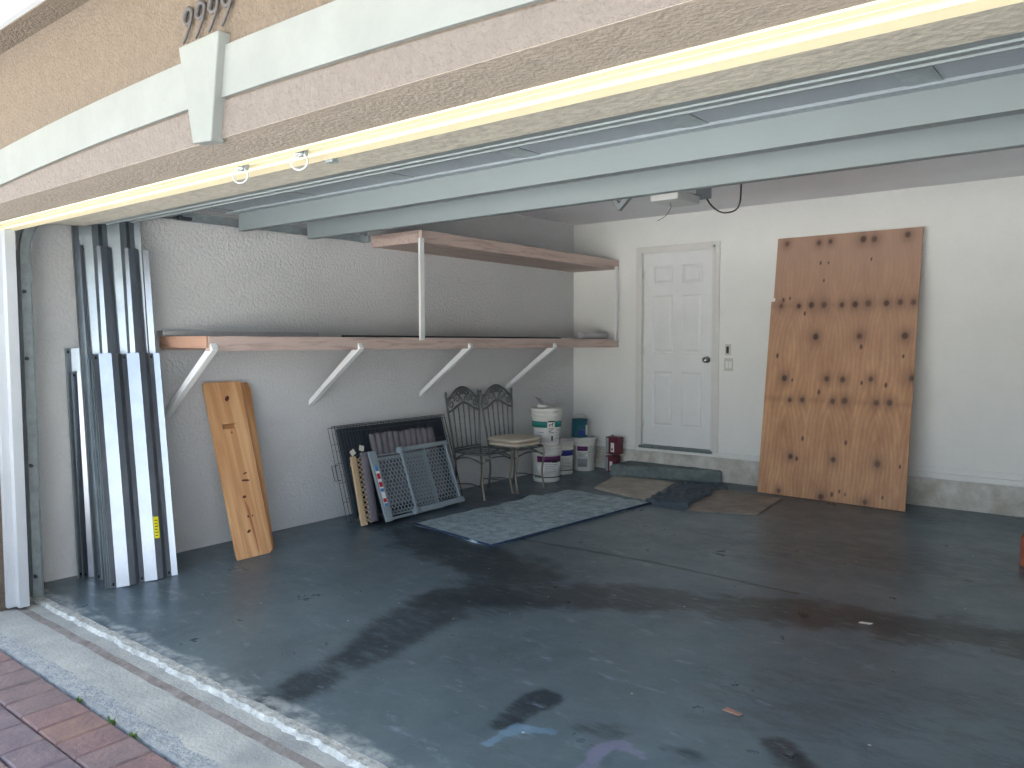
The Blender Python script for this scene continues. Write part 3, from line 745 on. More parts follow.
for k in range(3):
    off = Vector((-.008*k, -.003*k, 0))
    storm(Vector((-4.865, 2.115, .002))+off, Wm, (-.135, -.012, 2.0), 2.02, ['middle height storm panel just behind the short ones, its bright upper end showing', 'storm panel behind the front middle height one, mostly hidden', 'rearmost middle height storm panel, next to the tallest two'][k], M['storm'] if k == 0 else M['storm_old'])
for k in range(2):
    off = Vector((-.008*k, -.003*k, 0))
    storm(Vector((-4.895, 2.075, .002))+off, Wm, (-.12, -.010, 2.0), 2.36, ['tallest dull storm panel reaching up behind the header, front one of two', 'rearmost tallest storm panel against the left wall'][k], M['storm_old'])
storm((-5.035, 2.03, .002), (.04, 1, 0), (-.045, -.01, 1.39), 1.40, 'dull storm panel leaning apart on the left wall, behind the main stack, taller of two', M['storm_old'])
storm((-5.005, 2.045, .002), (.04, 1, 0), (-.045, -.01, 1.39), 1.26, 'storm panel leaning apart on the left wall, slightly shorter front one', M['storm'])

# ------------------------------------------------------------------ pine boards
def quadgrid(P, u, v):  # P = BL, BR, TR, TL
    a = Vector(P[0]).lerp(Vector(P[1]), u); b = Vector(P[3]).lerp(Vector(P[2]), u); return a.lerp(b, v)
Pf = [(-4.603, 2.85, .004), (-4.600, 3.113, .004), (-5.050, 3.175, 1.154), (-5.050, 2.891, 1.154)]
nf = Vector((1.15, 0, .45)).normalized()
def knot_disc(bm, c, r1, r2, U, V, N_, mi, ang=0):
    n = 14; u = U*math.cos(ang)+V*math.sin(ang); v = -U*math.sin(ang)+V*math.cos(ang)
    prism(bm, [c+u*r1*math.cos(2*PI*k/n)+v*r2*math.sin(2*PI*k/n)*(1+.15*math.sin(3*k)) for k in range(n)], N_*.0006, mi)
def board(P, th, name, label, m, slot=False, cham=True):
    Q = lambda u, v: quadgrid(P, u, v)
    bm = BM()
    if slot:
        su0, su1, sv0, sv1 = .28, .66, .722, .752
        outline = [(.03, 0), (.90, 0), (1, .02), (1, sv0), (1, sv1), (.985, .985), (.93, 1), (.02, .99), (0, .96), (0, sv1), (0, sv0), (0, .03)]
        for poly in ([(.02, 0), (.90, 0), (1, .02), (1, sv0), (su1, sv0), (su0, sv0), (0, sv0), (0, .02)],
                     [(0, sv0), (su0, sv0), (su0, sv1), (0, sv1)], [(su1, sv0), (1, sv0), (1, sv1), (su1, sv1)],
                     [(0, sv1), (su0, sv1), (su1, sv1), (1, sv1), (1, .99), (.97, 1), (.02, 1), (0, .97)]):
            prism(bm, [Q(u, v) for u, v in poly], -nf*th)
        bmesh.ops.remove_doubles(bm, verts=bm.verts, dist=1e-5)
    else:
        prism(bm, [Q(u, v) for u, v in [(.02, 0), (.95, 0), (1, .02), (1, .96), (.93, 1), (.05, 1), (0, .97), (0, .02)]], -nf*th)
    U = (Vector(P[1])-Vector(P[0])).normalized(); V = (Vector(P[3])-Vector(P[0])).normalized()
    if slot:
        for u, v, a, b, an in [(.55, .90, .022, .014, .9), (.62, .42, .030, .008, -.1), (.64, .46, .018, .005, .3), (.50, .33, .014, .01, .2), (.44, .14, .016, .009, .5), (.5, .22, .008, .008, 0), (.62, .22, .006, .006, 0), (.5, .70, .005, .008, 0)]:
            knot_disc(bm, Q(u, v), a, b, U, V, nf, 1, an)
        # reddish heartwood streak and joint line
        prism(bm, [Q(.44, .40), Q(.54, .40), Q(.62, .02), Q(.60, .02)], nf*.0004, 2)
    o = obj(name, bm, [m, M['knot'], M['heart']], bev=.004 if not slot else 0)
    return center_origin(tag(o, label, 'board'))
M['knot'] = mat('dark_knot', (92, 46, 34), .5); M['heart'] = mat('heartwood', (176, 112, 72), .4)
board(Pf, .024, 'pine_board', 'varnished pine board with a handle slot and knots leaning on the left wall, in front', M['pine'], slot=True)
Pb = [Vector(p)-nf*.05 for p in [(-4.60, 2.93, .02), (-4.60, 3.152, .02), (-5.045, 3.272, 1.160), (-5.045, 3.0, 1.160)]]
Pb = [Vector((p[0]+.012, p[1], max(p[2], .004))) for p in Pb]
board(Pb, .022, 'pine_board', 'darker pine board leaning directly behind the slotted pine board, its right edge showing', M['pine_dark'])

# ------------------------------------------------------------------ plywood sheet
KN = [(0.078, 0.977), (0.313, 0.971), (0.395, 0.973), (0.62, 0.972), (0.693, 0.969), (0.907, 0.976), (0.068, 0.732), (0.2, 0.73), (0.29, 0.733), (0.381, 0.732), (0.505, 0.73), (0.595, 0.731), (0.682, 0.733), (0.8, 0.732), (0.887, 0.734), (0.969, 0.733), (0.337, 0.611), (0.638, 0.613), (0.93, 0.614), (0.131, 0.45), (0.436, 0.453), (0.546, 0.452), (0.732, 0.457), (0.99, 0.464), (0.183, 0.367), (0.273, 0.37), (0.488, 0.37), (0.569, 0.374), (0.778, 0.372), (0.862, 0.375), (0.218, 0.151), (0.52, 0.155), (0.811, 0.155), (0.149, 0.015), (0.453, 0.013), (0.748, 0.014)]
SL = [(0.367, 0.825), (0.335, 0.893), (0.391, 0.892), (0.247, 0.701), (0.831, 0.437), (0.296, 0.223), (0.597, 0.221), (0.527, 0.027), (0.615, 0.033), (0.19, 0.444), (0.066, 0.537), (0.655, 0.574), (0.928, 0.541), (0.388, 0.402), (0.674, 0.442), (0.264, 0.145), (0.576, 0.041), (0.857, 0.038), (0.952, 0.153), (0.683, 0.896), (0.992, 0.464), (0.081, 0.755), (0.129, 0.761)]
def plywood():
    BL, BR, TR, TL = [np.array(p) for p in ((-2.80, 7.16, .003), (-1.528, 7.094, .003), (-1.507, 7.413, 2.376), (-2.766, 7.461, 2.379))]
    nu, nv = 200, 360
    u = np.linspace(0, 1, nu); v = np.linspace(0, 1, nv); U, V = np.meshgrid(u, v)
    # ragged left edge: notch at 3/4 height, wider below
    Vv = V.ravel(); Uu = U.ravel()
    left = np.where(V > .765, .006, np.where(V > .752, .018, -.010))
    Ue = left+(1-left)*U
    A = BL[None, None]*(1-V[..., None])+TL[None, None]*V[..., None]; B = BR[None, None]*(1-V[..., None])+TR[None, None]*V[..., None]
    P = A+(B-A)*Ue[..., None]
    nrm = np.array([.036, -.99, .133]); nrm = nrm/np.linalg.norm(nrm)
    th = .018
    Pb_ = P-nrm*th
    V3 = np.concatenate([P.reshape(-1, 3), Pb_.reshape(-1, 3)])
    i = np.arange(nu*nv).reshape(nv, nu); o_ = nu*nv
    F = [np.stack([i[:-1, :-1].ravel(), i[:-1, 1:].ravel(), i[1:, 1:].ravel(), i[1:, :-1].ravel()], 1).tolist(),
         [[o_+i[0, 0], o_+i[-1, 0], o_+i[-1, -1], o_+i[0, -1]]]]
    faces = F[0]
    back = (np.stack([i[:-1, :-1].ravel(), i[1:, :-1].ravel(), i[1:, 1:].ravel(), i[:-1, 1:].ravel()], 1)+o_).tolist()
    edge = []
    for a, b in zip(i[0, :-1], i[0, 1:]): edge.append([a, a+o_, b+o_, b])
    for a, b in zip(i[-1, :-1], i[-1, 1:]): edge.append([b, b+o_, a+o_, a])
    for a, b in zip(i[:-1, 0], i[1:, 0]): edge.append([b, b+o_, a+o_, a])
    for a, b in zip(i[:-1, -1], i[1:, -1]): edge.append([a, a+o_, b+o_, b])
    allf = [[int(q) for q in f] for f in faces+back+edge]
    c0 = np.array([-2.15, 7.28, 0]); P[..., 1] -= .014*P[..., 2]/2.4; V3[:, 1] -= .014*V3[:, 2]/2.4
    me = bpy.data.meshes.new('plywood_sheet'); me.from_pydata((V3-c0).tolist(), [], allf)
    W_, H_ = 1.27, 2.4
    k = np.zeros(U.shape); halo = np.zeros(U.shape); warp = np.zeros(U.shape)
    r = random.Random(4)
    for (a, b) in KN:
        dx = (Ue-a)*W_; dy = (V-b)*H_; R = r.uniform(.017, .025)
        d = np.hypot(dx, dy*.85); k = np.maximum(k, np.clip((R*1.25-d)/(R*.5), 0, 1)*r.uniform(.6, 1)); halo = np.maximum(halo, np.exp(-(d/(R*2.6))**2))
        warp += .06*np.exp(-(dx/.10)**2-(dy/.16)**2)*np.sign(b-.3)
    for (a, b) in SL:
        dx = (Ue-a)*W_; dy = (V-b)*H_; R = r.uniform(.018, .032)
        d = np.hypot(dx*2.0, dy); k = np.maximum(k, np.clip((R-d)/(R*.5), 0, 1)*.95)
    # knots in a horizontal row bleed into each other
    for row in (.732, .37): halo = np.maximum(halo, .4*np.exp(-(((V-row)*H_)/.03)**2))
    # cathedral grain
    xx = Ue*3.2; ph = np.abs(((xx) % 1)-.5)*2
    g = np.sin(2*PI*(ph*5+V*3.2+warp*16+.25*np.sin(V*9+Ue*4)))*.5+.5
    for nm, arr in (('knot', k), ('halo', halo), ('grain', g)):
        at = me.attributes.new(nm, 'FLOAT', 'POINT'); at.data.foreach_set('value', np.concatenate([arr.ravel(), np.full(o_, .3 if nm == 'grain' else 0.)]).astype(np.float32))
    m = bpy.data.materials.new('weathered_plywood'); m.use_nodes = True
    nt = m.node_tree; N = nt.nodes; L = nt.links; b = N['Principled BSDF']; b.inputs['Roughness'].default_value = .6
    def attr(n):
        a = N.new('ShaderNodeAttribute'); a.attribute_name = n; return a.outputs['Fac']
    tc = N.new('ShaderNodeTexCoord'); mp = N.new('ShaderNodeMapping'); mp.inputs['Scale'].default_value = (1, 1, .25); L.new(tc.outputs['Object'], mp.inputs['Vector'])
    n = N.new('ShaderNodeTexNoise'); n.inputs['Scale'].default_value = 9; n.inputs['Detail'].default_value = 8; n.inputs['Roughness'].default_value = .7; L.new(mp.outputs[0], n.inputs['Vector'])
    rp = N.new('ShaderNodeValToRGB'); rp.color_ramp.elements[0].color = (*lin((178, 128, 94)), 1); rp.color_ramp.elements[1].color = (*lin((222, 174, 132)), 1); rp.color_ramp.elements[0].position = .3; rp.color_ramp.elements[1].position = .72
    L.new(n.outputs['Fac'], rp.inputs['Fac'])
    def mix(a, c, f, k_):
        x = N.new('ShaderNodeMix'); x.data_type = 'RGBA'; mu = N.new('ShaderNodeMath'); mu.operation = 'MULTIPLY'; mu.inputs[1].default_value = k_; L.new(f, mu.inputs[0]); L.new(mu.outputs[0], x.inputs['Factor']); L.new(a, x.inputs['A']); x.inputs['B'].default_value = (*lin(c), 1); return x.outputs['Result']
    c = mix(rp.outputs['Color'], (140, 98, 68), attr('grain'), .26)
    # greyer towards the top
    sp = N.new('ShaderNodeSeparateXYZ'); L.new(tc.outputs['Object'], sp.inputs[0])
    mr = N.new('ShaderNodeMapRange'); mr.inputs['From Min'].default_value = .9; mr.inputs['From Max'].default_value = 2.2; L.new(sp.outputs['Z'], mr.inputs['Value'])
    c = mix(c, (170, 142, 128), mr.outputs[0], .75)
    c = mix(c, (108, 78, 66), attr('halo'), .62); c = mix(c, (72, 52, 48), attr('knot'), .95)
    L.new(c, b.inputs['Base Color'])
    me.materials.append(m)
    o = bpy.data.objects.new('plywood_sheet', me); C.objects.link(o); o.location = c0
    tag(o, 'large knotty brown plywood sheet leaning on the back wall right of the door', 'plywood')
plywood()

# ------------------------------------------------------------------ dog crate, gates
def frame(P0, U, W):
    P0 = Vector(P0); U = Vector(U).normalized(); W = Vector(W).normalized(); N_ = W.cross(U).normalized()
    if N_.x < 0: N_ = -N_
    return lambda s, t, n=0: P0+W*s+U*t+N_*n
# crate: s along the wall, t up the lean, n towards the room
cr = thing('dog_crate', 'large folded black wire dog crate with plastic pan leaning on the wall behind the gates', 'dog crate', (-4.85, 4.6, 0))
fc = frame((-4.835, 3.95, .008), (-.225, 0, .73), (0, 1, 0))
bm = BM()
def fbox(bm, f, s0, s1, t0, t1, n0, n1, mi=0):
    hexa(bm, [f(s0, t0, n0), f(s1, t0, n0), f(s1, t1, n0), f(s0, t1, n0), f(s0, t0, n1), f(s1, t0, n1), f(s1, t1, n1), f(s0, t1, n1)], mi)
fbox(bm, fc, .07, 1.25, .02, .75, .006, .012)
for a in ((.07, .10, .02, .75), (1.22, 1.25, .02, .75), (.10, 1.22, .02, .05), (.10, 1.22, .72, .75)): fbox(bm, fc, *a, .012, .035)
for k in range(8): fbox(bm, fc, .14+k*.14, .20+k*.14, .06, .71, .012, .016)
obj('plastic_pan', bm, M['black_plastic'], cr)
def wires(n0, s0, s1, t0, t1, ds, dt, r=.0018, rf=.0032):
    bm = BM()
    k = s0
    while k <= s1+1e-6: tube(bm, [fc(k, t0, n0), fc(k, t1, n0)], r, 5); k += ds
    k = t0
    while k <= t1+1e-6: tube(bm, [fc(s0, k, n0+.003), fc(s1, k, n0+.003)], r, 5); k += dt
    tube(bm, [fc(s0, t0, n0), fc(s1, t0, n0), fc(s1, t1, n0), fc(s0, t1, n0)], rf, 6, closed=True)
    return bm
obj('wire_panel', wires(.045, .0, 1.29, .0, .77, .0322, .19), M['black_wire'], cr)
obj('wire_panel', wires(.058, .03, 1.27, .02, .74, .0310, .18), M['black_wire'], cr)
obj('wire_panel', wires(.000, -.0, 1.285, .01, .765, .0643, .155), M['black_wire'], cr)
bm = BM(); tube(bm, [fc(-.0, .46, .03), fc(-.06, .46, .03), fc(-.06, .34, .03), fc(0, .34, .03)], .0035, 6); tube(bm, [fc(-.03, .46, .03), fc(-.03, .34, .03)], .0025, 6); obj('latch', bm, M['black_wire'], cr)
# folded fabric pad lying against the crate
def cloth_sheet(f, s0, s1, t0, t1, n0, amp, fs, ft, nu=60, nv=30, th=.004, seed=0, thick_n=0):
    bm = BM(); R = []
    for j in range(nv+1):
        row = []
        for i in range(nu+1):
            s = s0+(s1-s0)*i/nu; t = t0+(t1-t0)*j/nv
            n_ = n0+amp*(.6*math.sin(s*fs+1.2*math.sin(t*ft+seed))+.6*noise.noise(Vector((s*fs*.35, t*ft, seed))))
            row.append(bm.verts.new(f(s, t+.012*noise.noise(Vector((s*14, seed, t*2))), max(n_, n0-amp*.9))))
        R.append(row)
    for a, b in zip(R, R[1:]):
        for i in range(nu):
            F = bm.faces.new([a[i], a[i+1], b[i+1], b[i]]); F.smooth = True
    return bm
o = obj('crate_pad', cloth_sheet(fc, .33, 1.06, .06, .665, .085, .010, 95, 6), M['pad'])
sd = o.modifiers.new('solid', 'SOLIDIFY'); sd.thickness = .012; tag(center_origin(o), 'grey brown pleated fabric pad between the black crate and the grey plastic gate', 'pad')

# grey plastic baby gate with hexagonal mesh
fg = frame((-4.640, 4.16, .006), (-.23, .0, .6), (-.006, 1, 0))
gt = thing('baby_gate', 'grey plastic pressure gate with honeycomb mesh leaning in front of the black crate', 'baby gate', (-4.64, 4.6, 0))
def hexmesh(f, s0, s1, t0, t1, n0, a=.0215, th=.0055, dep=.006):
    bm = BM(); w3 = a*math.sqrt(3)
    def edge(p, q):
        hexa(bm, [f(*(Vector(p)+d), n0) for d in ()] or None) if False else None
        p = Vector(p); q = Vector(q)
        # clip against the window
        def inside(v): return s0 <= v.x <= s1 and t0 <= v.y <= t1
        if not inside(p) and not inside(q): return
        if not inside(p): p, q = q, p
        if not inside(q):
            for _ in range(8):
                m_ = (p+q)/2
                if inside(m_): p2 = m_; p_, q = m_, q; lo = m_
                else: q = m_
                if inside(m_): q = q
            k = 1.0
            d = q-p
            while not inside(p+d*k) and k > .02: k -= .02
            q = p+d*k
        d = (q-p)
        if d.length < .002: return
        nn = Vector((-d.y, d.x)).normalized()*th/2
        hexa(bm, [f(p.x-nn.x, p.y-nn.y, n0), f(q.x-nn.x, q.y-nn.y, n0), f(q.x+nn.x, q.y+nn.y, n0), f(p.x+nn.x, p.y+nn.y, n0),
                  f(p.x-nn.x, p.y-nn.y, n0+dep), f(q.x-nn.x, q.y-nn.y, n0+dep), f(q.x+nn.x, q.y+nn.y, n0+dep), f(p.x+nn.x, p.y+nn.y, n0+dep)])
    r = 0; t = t0-a
    while t < t1+a:
        s = s0-w3+(w3/2 if r % 2 else 0)
        while s < s1+w3:
            c = Vector((s, t))
            v = [c+Vector((a*math.sin(PI/3*k), a*math.cos(PI/3*k))) for k in range(6)]
            edge(v[0], v[1]); edge(v[1], v[2]); edge(v[5], v[0])
            s += w3
        t += 1.5*a; r += 1
    return bm
def bar_f(bm, f, pts, w_, n0, n1):
    for (a, b) in zip(pts, pts[1:]):
        d = (Vector(b)-Vector(a)).normalized(); nn = Vector((-d.y, d.x))*w_/2; a = Vector(a)-d*w_*.3; b = Vector(b)+d*w_*.3
        hexa(bm, [f(a.x-nn.x, a.y-nn.y, n0), f(b.x-nn.x, b.y-nn.y, n0), f(b.x+nn.x, b.y+nn.y, n0), f(a.x+nn.x, a.y+nn.y, n0),
                  f(a.x-nn.x, a.y-nn.y, n1), f(b.x-nn.x, b.y-nn.y, n1), f(b.x+nn.x, b.y+nn.y, n1), f(a.x+nn.x, a.y+nn.y, n1)])
# back sliding half
obj('mesh_panel', hexmesh(fg, .07, .62, .04, .50, .010), M['grey_plastic'], gt)
bm = BM(); bar_f(bm, fg, [(.055, .015), (.66, .015)], .022, .004, .022); bar_f(bm, fg, [(.055, .045), (.66, .045)], .010, .004, .018); bar_f(bm, fg, [(.055, .505), (.66, .505)], .018, .004, .022); bar_f(bm, fg, [(.055, .535), (.50, .535)], .008, .006, .018)
bar_f(bm, fg, [(.60, .015), (.60, .51)], .022, .004, .020); obj('frame_bars', bm, M['grey_plastic'], gt, bev=.002)
# front half
obj('mesh_panel', hexmesh(fg, .345, .85, .065, .52, .030), M['grey_plastic'], gt)
bm = BM()
bar_f(bm, fg, [(.325, .03), (.88, .035)], .045, .024, .060); bar_f(bm, fg, [(.315, .548), (.87, .552)], .035, .024, .054)
bar_f(bm, fg, [(.335, .03), (.335, .545)], .022, .024, .046); bar_f(bm, fg, [(.865, .04), (.865, .545)], .020, .024, .046); bar_f(bm, fg, [(.60, .05), (.60, .53)], .012, .028, .042)
obj('frame_bars', bm, M['grey_plastic'], gt, bev=.004)
for t0 in (.03, .548):
    bm = BM(); tube(bm, [fg(.300, t0, .040), fg(.350, t0, .040)], .026, 14); obj('end_cap', bm, M['grey_plastic'], gt)
bm = BM(); bar_f(bm, fg, [(.875, .0), (.862, .30), (.875, .56)], .012, .006, .022); obj('side_rail', bm, M['grey_plastic'], gt, bev=.002)
# left rail with stickers
bm = BM(); fbox(bm, fg, -.02, .05, -.002, .57, .030, .052); fbox(bm, fg, .052, .066, .0, .555, .020, .040); lr = obj('side_rail', bm, M['grey_plastic'], gt, bev=.003)
bm = BM(); fbox(bm, fg, -.004, .034, .12, .45, .0522, .0530); st = obj('sticker', bm, M['label_white'], lr); st['label'] = 'long warning sticker in red, white and blue'
for (t0, t1, mm) in ((.405, .45, 'sticker_blue'), (.34, .385, 'sticker_red'), (.275, .315, 'sticker_red'), (.235, .262, 'sticker_blue'), (.15, .182, 'sticker_red'), (.12, .142, 'sticker_blue')):
    bm = BM(); fbox(bm, fg, -.002, .032, t0, t1, .0531, .0536); obj('print', bm, M[mm], gt if False else lr)
# wooden accordion gate
fl = frame((-4.705, 3.972, .004), (-.185, .045, .55), (0, 1, 0))
ag = thing('accordion_gate', 'collapsed accordion gate with pale wooden end bar and paper tags, left of the grey gate', 'folding gate', (-4.70, 4.02, 0))
bm = BM(); fbox(bm, fl, 0, .045, 0, .545, 0, .022); obj('end_bar', bm, M['beige_wood'], ag, bev=.003)
for q in ((-.004, .012, .47, .50, .0, .026), (-.004, .012, .05, .08, 0, .026), (.005, .05, -.002, .015, -.004, .028)):
    bm = BM(); fbox(bm, fl, *q); obj('fitting', bm, M['beige_wood'], ag, bev=.002)
bm = BM()
for j in range(13):
    t0 = .01+j*.040
    for sg in (1, -1):
        a = Vector((.047, t0 if sg > 0 else t0+.040)); b = Vector((.098, t0+.040 if sg > 0 else t0))
        bar_f(bm, fl, [a, b], .0065, (.004 if sg > 0 else .010), (.008 if sg > 0 else .014))
obj('lattice', bm, M['beige_wood'], ag)
for (c, rot, lab) in (((.02, .575), .5, None), ((.115, .60), -.3, None)):
    bm = BM(); u = Vector((math.cos(rot), math.sin(rot)))*.024; v = Vector((-math.sin(rot), math.cos(rot)))*.022; c = Vector(c)
    P = [c-u-v, c+u-v, c+u+v, c-u+v]
    hexa(bm, [fl(p.x, p.y, .024) for p in P]+[fl(p.x, p.y, .0255) for p in P])
    tube(bm, [fl(c.x, c.y-.015, .024), fl(c.x-.01, c.y-.05, .012)], .0012, 5); obj('paper_tag', bm, M['tag'], ag)
# dark padded roll between the two gates
bm = BM(); R = []
for k in range(25):
    t = .01+.555*k/24; row = []
    for j in range(14):
        a = 2*PI*j/14; rr = 1+.10*noise.noise(Vector((k*.35, math.cos(a)*2, math.sin(a)*2)))
        row.append(bm.verts.new(fl(.135+.043*math.cos(a)*rr+.014*(k/24), t, .004+.022*math.sin(a)*rr)))
    R.append(row)
for a, b in zip(R, R[1:]):
    for j in range(14):
        F = bm.faces.new([a[j], a[(j+1) % 14], b[(j+1) % 14], b[j]]); F.smooth = True
bm.faces.new(R[0][::-1]); bm.faces.new(R[-1])
tag(center_origin(obj('rolled_mat', bm, M['pad'])), 'dark grey rolled mat standing between the accordion gate and the stickered grey rail', 'mat')

# ------------------------------------------------------------------ wrought iron chairs
def make_chair(label, loc):
    """origin on the floor midway between the front legs; faces +x"""
    t = thing('iron_chair', label, 'chair', (0, 0, 0), None)
    I, Wn = M['iron'], M['iron_worn']
    zs = .405
    bm = BM()  # seat ring
    ring = smooth_path([(0, -.20, zs), (.015, 0, zs), (0, .20, zs), (-.19, .215, zs), (-.37, .18, zs), (-.38, 0, zs), (-.37, -.18, zs), (-.19, -.215, zs)], 5, closed=True)
    tube(bm, ring, .009, 8, closed=True)
    for y in (-.10, 0, .10): tube(bm, [(.01, y, zs-.006), (-.375, y, zs-.006)], .004, 6)
    obj('seat_frame', bm, I, t)
    for s in (-1, 1):
        bm = BM(); tube(bm, smooth_path([(-.37, s*.185, 0), (-.345, s*.18, .18), (-.36, s*.182, .38), (-.375, s*.19, .50), (-.405, s*.215, .75), (-.425, s*.228, .925)], 6), .0095, 8)
        lathe(bm, -.425, s*.228, [(.004, .92), (.013, .932), (.011, .944), (.004, .956)], 10)
        obj('back_post', bm, I, t)
        bm = BM(); tube(bm, smooth_path([(.022, s*.205, 0), (.012, s*.20, .03), (-.008, s*.198, .14), (.004, s*.20, .26), (.018, s*.20, .33), (.004, s*.20, .405)], 6), [.012]+[.0095]*0+[.0095]*30, 8)
        lathe(bm, .022, s*.205, [(.016, 0), (.016, .008), (.010, .014)], 10)
        obj('leg', bm, Wn, t)
    for a, b in (((0, -.2), (0, .2)), ((-.36, -.18), (-.36, .18))):
        bm = BM(); tube(bm, smooth_path([(a[0], a[1], .33), (a[0], a[1]*.5, .355), (a[0], 0, .365), (b[0], b[1]*.5, .355), (b[0], b[1], .33)], 4), .007, 6); obj('stretcher', bm, I, t)
    for s in (-1, 1):
        bm = BM(); tube(bm, smooth_path([(0, s*.2, .32), (-.10, s*.198, .352), (-.19, s*.195, .365), (-.28, s*.19, .352), (-.355, s*.18, .32)], 4), .007, 6); obj('stretcher', bm, I, t)
        bm = BM(); tube(bm, smooth_path([(.0, s*.2, .10), (-.18, s*.16, .115), (-.35, s*.18, .10)], 5), .006, 6); obj('stretcher', bm, I, t)
    # back: lower rail, arched rails, spindles, crest
    def bx(z): # x of the back plane at height z
        return -.365-(z-.40)*.115
    def P(y, z): return (bx(z), y, z)
    bm = BM(); tube(bm, [P(-.19, .43), P(.19, .43)], .008, 6); obj('back_rail', bm, I, t)
    bm = BM(); tube(bm, smooth_path([P(-.215, .765), P(-.15, .785), P(-.07, .825), P(0, .845), P(.07, .825), P(.15, .785), P(.215, .765)], 5), .0105, 8); obj('back_rail', bm, I, t)
    bm = BM(); tube(bm, smooth_path([P(-.225, .885), P(-.17, .905), P(-.12, .945), P(-.06, .978), P(0, .990), P(.06, .978), P(.12, .945), P(.17, .905), P(.225, .885)], 6), .0105, 8); obj('back_rail', bm, I, t)
    for k in range(5):
        y = (k-2)*.068; zt = .835-abs(y)*.28
        bm = BM(); tube(bm, [P(y*.95, .43), P(y*1.06, zt)], .0065, 6)
        if k in (1, 2, 3):
            for q in range(4):
                z0 = .52+q*.065; c = Vector(P(y, z0)); lathe(bm, c.x, c.y, [(.005, z0-.010), (.009, z0), (.005, z0+.010)], 8)
        obj('spindle', bm, I, t)
    bm = BM()
    for s in (-1, 1):
        def scroll(cy, cz, r0, turns, a0, dirn=1, n=28):
            return [P(s*cy+s*(r0*(1-.75*k/n))*math.cos(a0+dirn*turns*2*PI*k/n), cz+(r0*(1-.75*k/n))*math.sin(a0+dirn*turns*2*PI*k/n)) for k in range(n+1)]
        tube(bm, scroll(.080, .885, .046, 1.3, -.6), .0065, 6)
        tube(bm, scroll(.165, .842, .040, 1.3, 1.2, -1), .0065, 6)
        tube(bm, smooth_path([P(s*.01, .845), P(s*.03, .895), P(s*.07, .932)], 5), .0065, 6)
        tube(bm, smooth_path([P(s*.12, .905), P(s*.16, .893), P(s*.222, .86)], 5), .005, 6)
    obj('scrollwork', bm, I, t)
    bm = BM()
    for (y, z, a, b, an) in ((0, .962, .030, .020, 0), (-.045, .962, .032, .014, .6), (.045, .962, .032, .014, -.6), (-.08, .935, .026, .012, .9), (.08, .935, .026, .012, -.9), (0, .945, .014, .024, 0), (-.03, .935, .022, .012, .9), (.03, .935, .022, .012, -.9)):
        n = 12; c = Vector(P(y, z)); pts = []
        for k in range(n):
            q = 2*PI*k/n; yy = a*math.cos(q); zz = b*math.sin(q); pts.append(c+Vector((.004, yy*math.cos(an)-zz*math.sin(an), yy*math.sin(an)+zz*math.cos(an))))
        prism(bm, pts, (-.008, 0, 0))
    obj('leaf_ornament', bm, I, t)
    t.location = loc
    return t
c1 = make_chair('dark wrought iron chair without cushion against the left wall, beside the grey gate', (-4.625, 5.525, 0))
c2 = copy_tree(c1); c2.location = (-4.575, 5.950, 0); c2.rotation_euler[2] = math.radians(-2)
c2['label'] = 'dark wrought iron chair holding a taupe cushion, nearest the paint buckets'
# cushions
def cushion(loc, label, w_=.45, d=.43, h=.045, seed=0):
    bm = BM(); nu = nv = 24; top = []; bot = []
    for j in range(nv+1):
        a, b = [], []
        for i in range(nu+1):
            u = i/nu*2-1; v = j/nv*2-1
            # superellipse footprint
            k = max(abs(u), abs(v)); l = (abs(u)**4+abs(v)**4)**.25; f = k/l if l > 0 else 1
            x, y = u*f*d/2, v*f*w_/2
            e = max(0, 1-k**5); hh = h/2*(e**.5)*(1+.25*(1-k*k))
            hh += .003*noise.noise(Vector((x*14, y*14, seed)))*e
            a.append(bm.verts.new((x, y, h/2+hh))); b.append(bm.verts.new((x, y, h/2-h/2*(e**.5))))
        top.append(a); bot.append(b)
    for j in range(nv):
        for i in range(nu):
            for G, fl_ in ((top, 0), (bot, 1)):
                q = [G[j][i], G[j][i+1], G[j+1][i+1], G[j+1][i]]
                F = bm.faces.new(q[::-1] if fl_ else q); F.smooth = True
    bmesh.ops.remove_doubles(bm, verts=bm.verts, dist=1e-5)
    o = obj('seat_cushion', bm, M['cushion']); o.location = loc; o.rotation_euler[2] = math.radians(-2)
    return tag(o, label, 'cushion')
cushion((-4.765, 5.965, .415), 'lower taupe seat cushion lying on the iron chair by the buckets')
cushion((-4.765, 5.960, .458), 'upper taupe seat cushion on top of another on the iron chair', .46, .44)

# ------------------------------------------------------------------ buckets
def bucket(loc, label, r0=.138, r1=.155, h=.365, lidded=True, seg=36, rot=0, scale=1, bail='side'):
    x, y, z = loc
    t = thing('plastic_bucket', label, 'bucket', loc)
    bm = BM()
    prof = [(r0*.96, z), (r0, z+.012), (r0+(r1-r0)*.75, z+h*.76), (r1*1.035, z+h*.77), (r1*1.035, z+h*.785), (r1*.985, z+h*.79), (r1*.99, z+h*.85), (r1*1.035, z+h*.86), (r1*1.035, z+h*.875), (r1*.99, z+h*.88), (r1, z+h*.94)]
    lathe(bm, x, y, prof, seg); obj('body', bm, M['bucket'], t)
    bm = BM(); lathe(bm, x, y, [(r1*1.01, z+h*.935), (r1*1.05, z+h*.94), (r1*1.05, z+h*.985), (r1*1.02, z+h), (r1*.93, z+h), (r1*.92, z+h*.985), (.02, z+h*.985)], seg); obj('lid', bm, M['bucket_lid'], t)
    return t
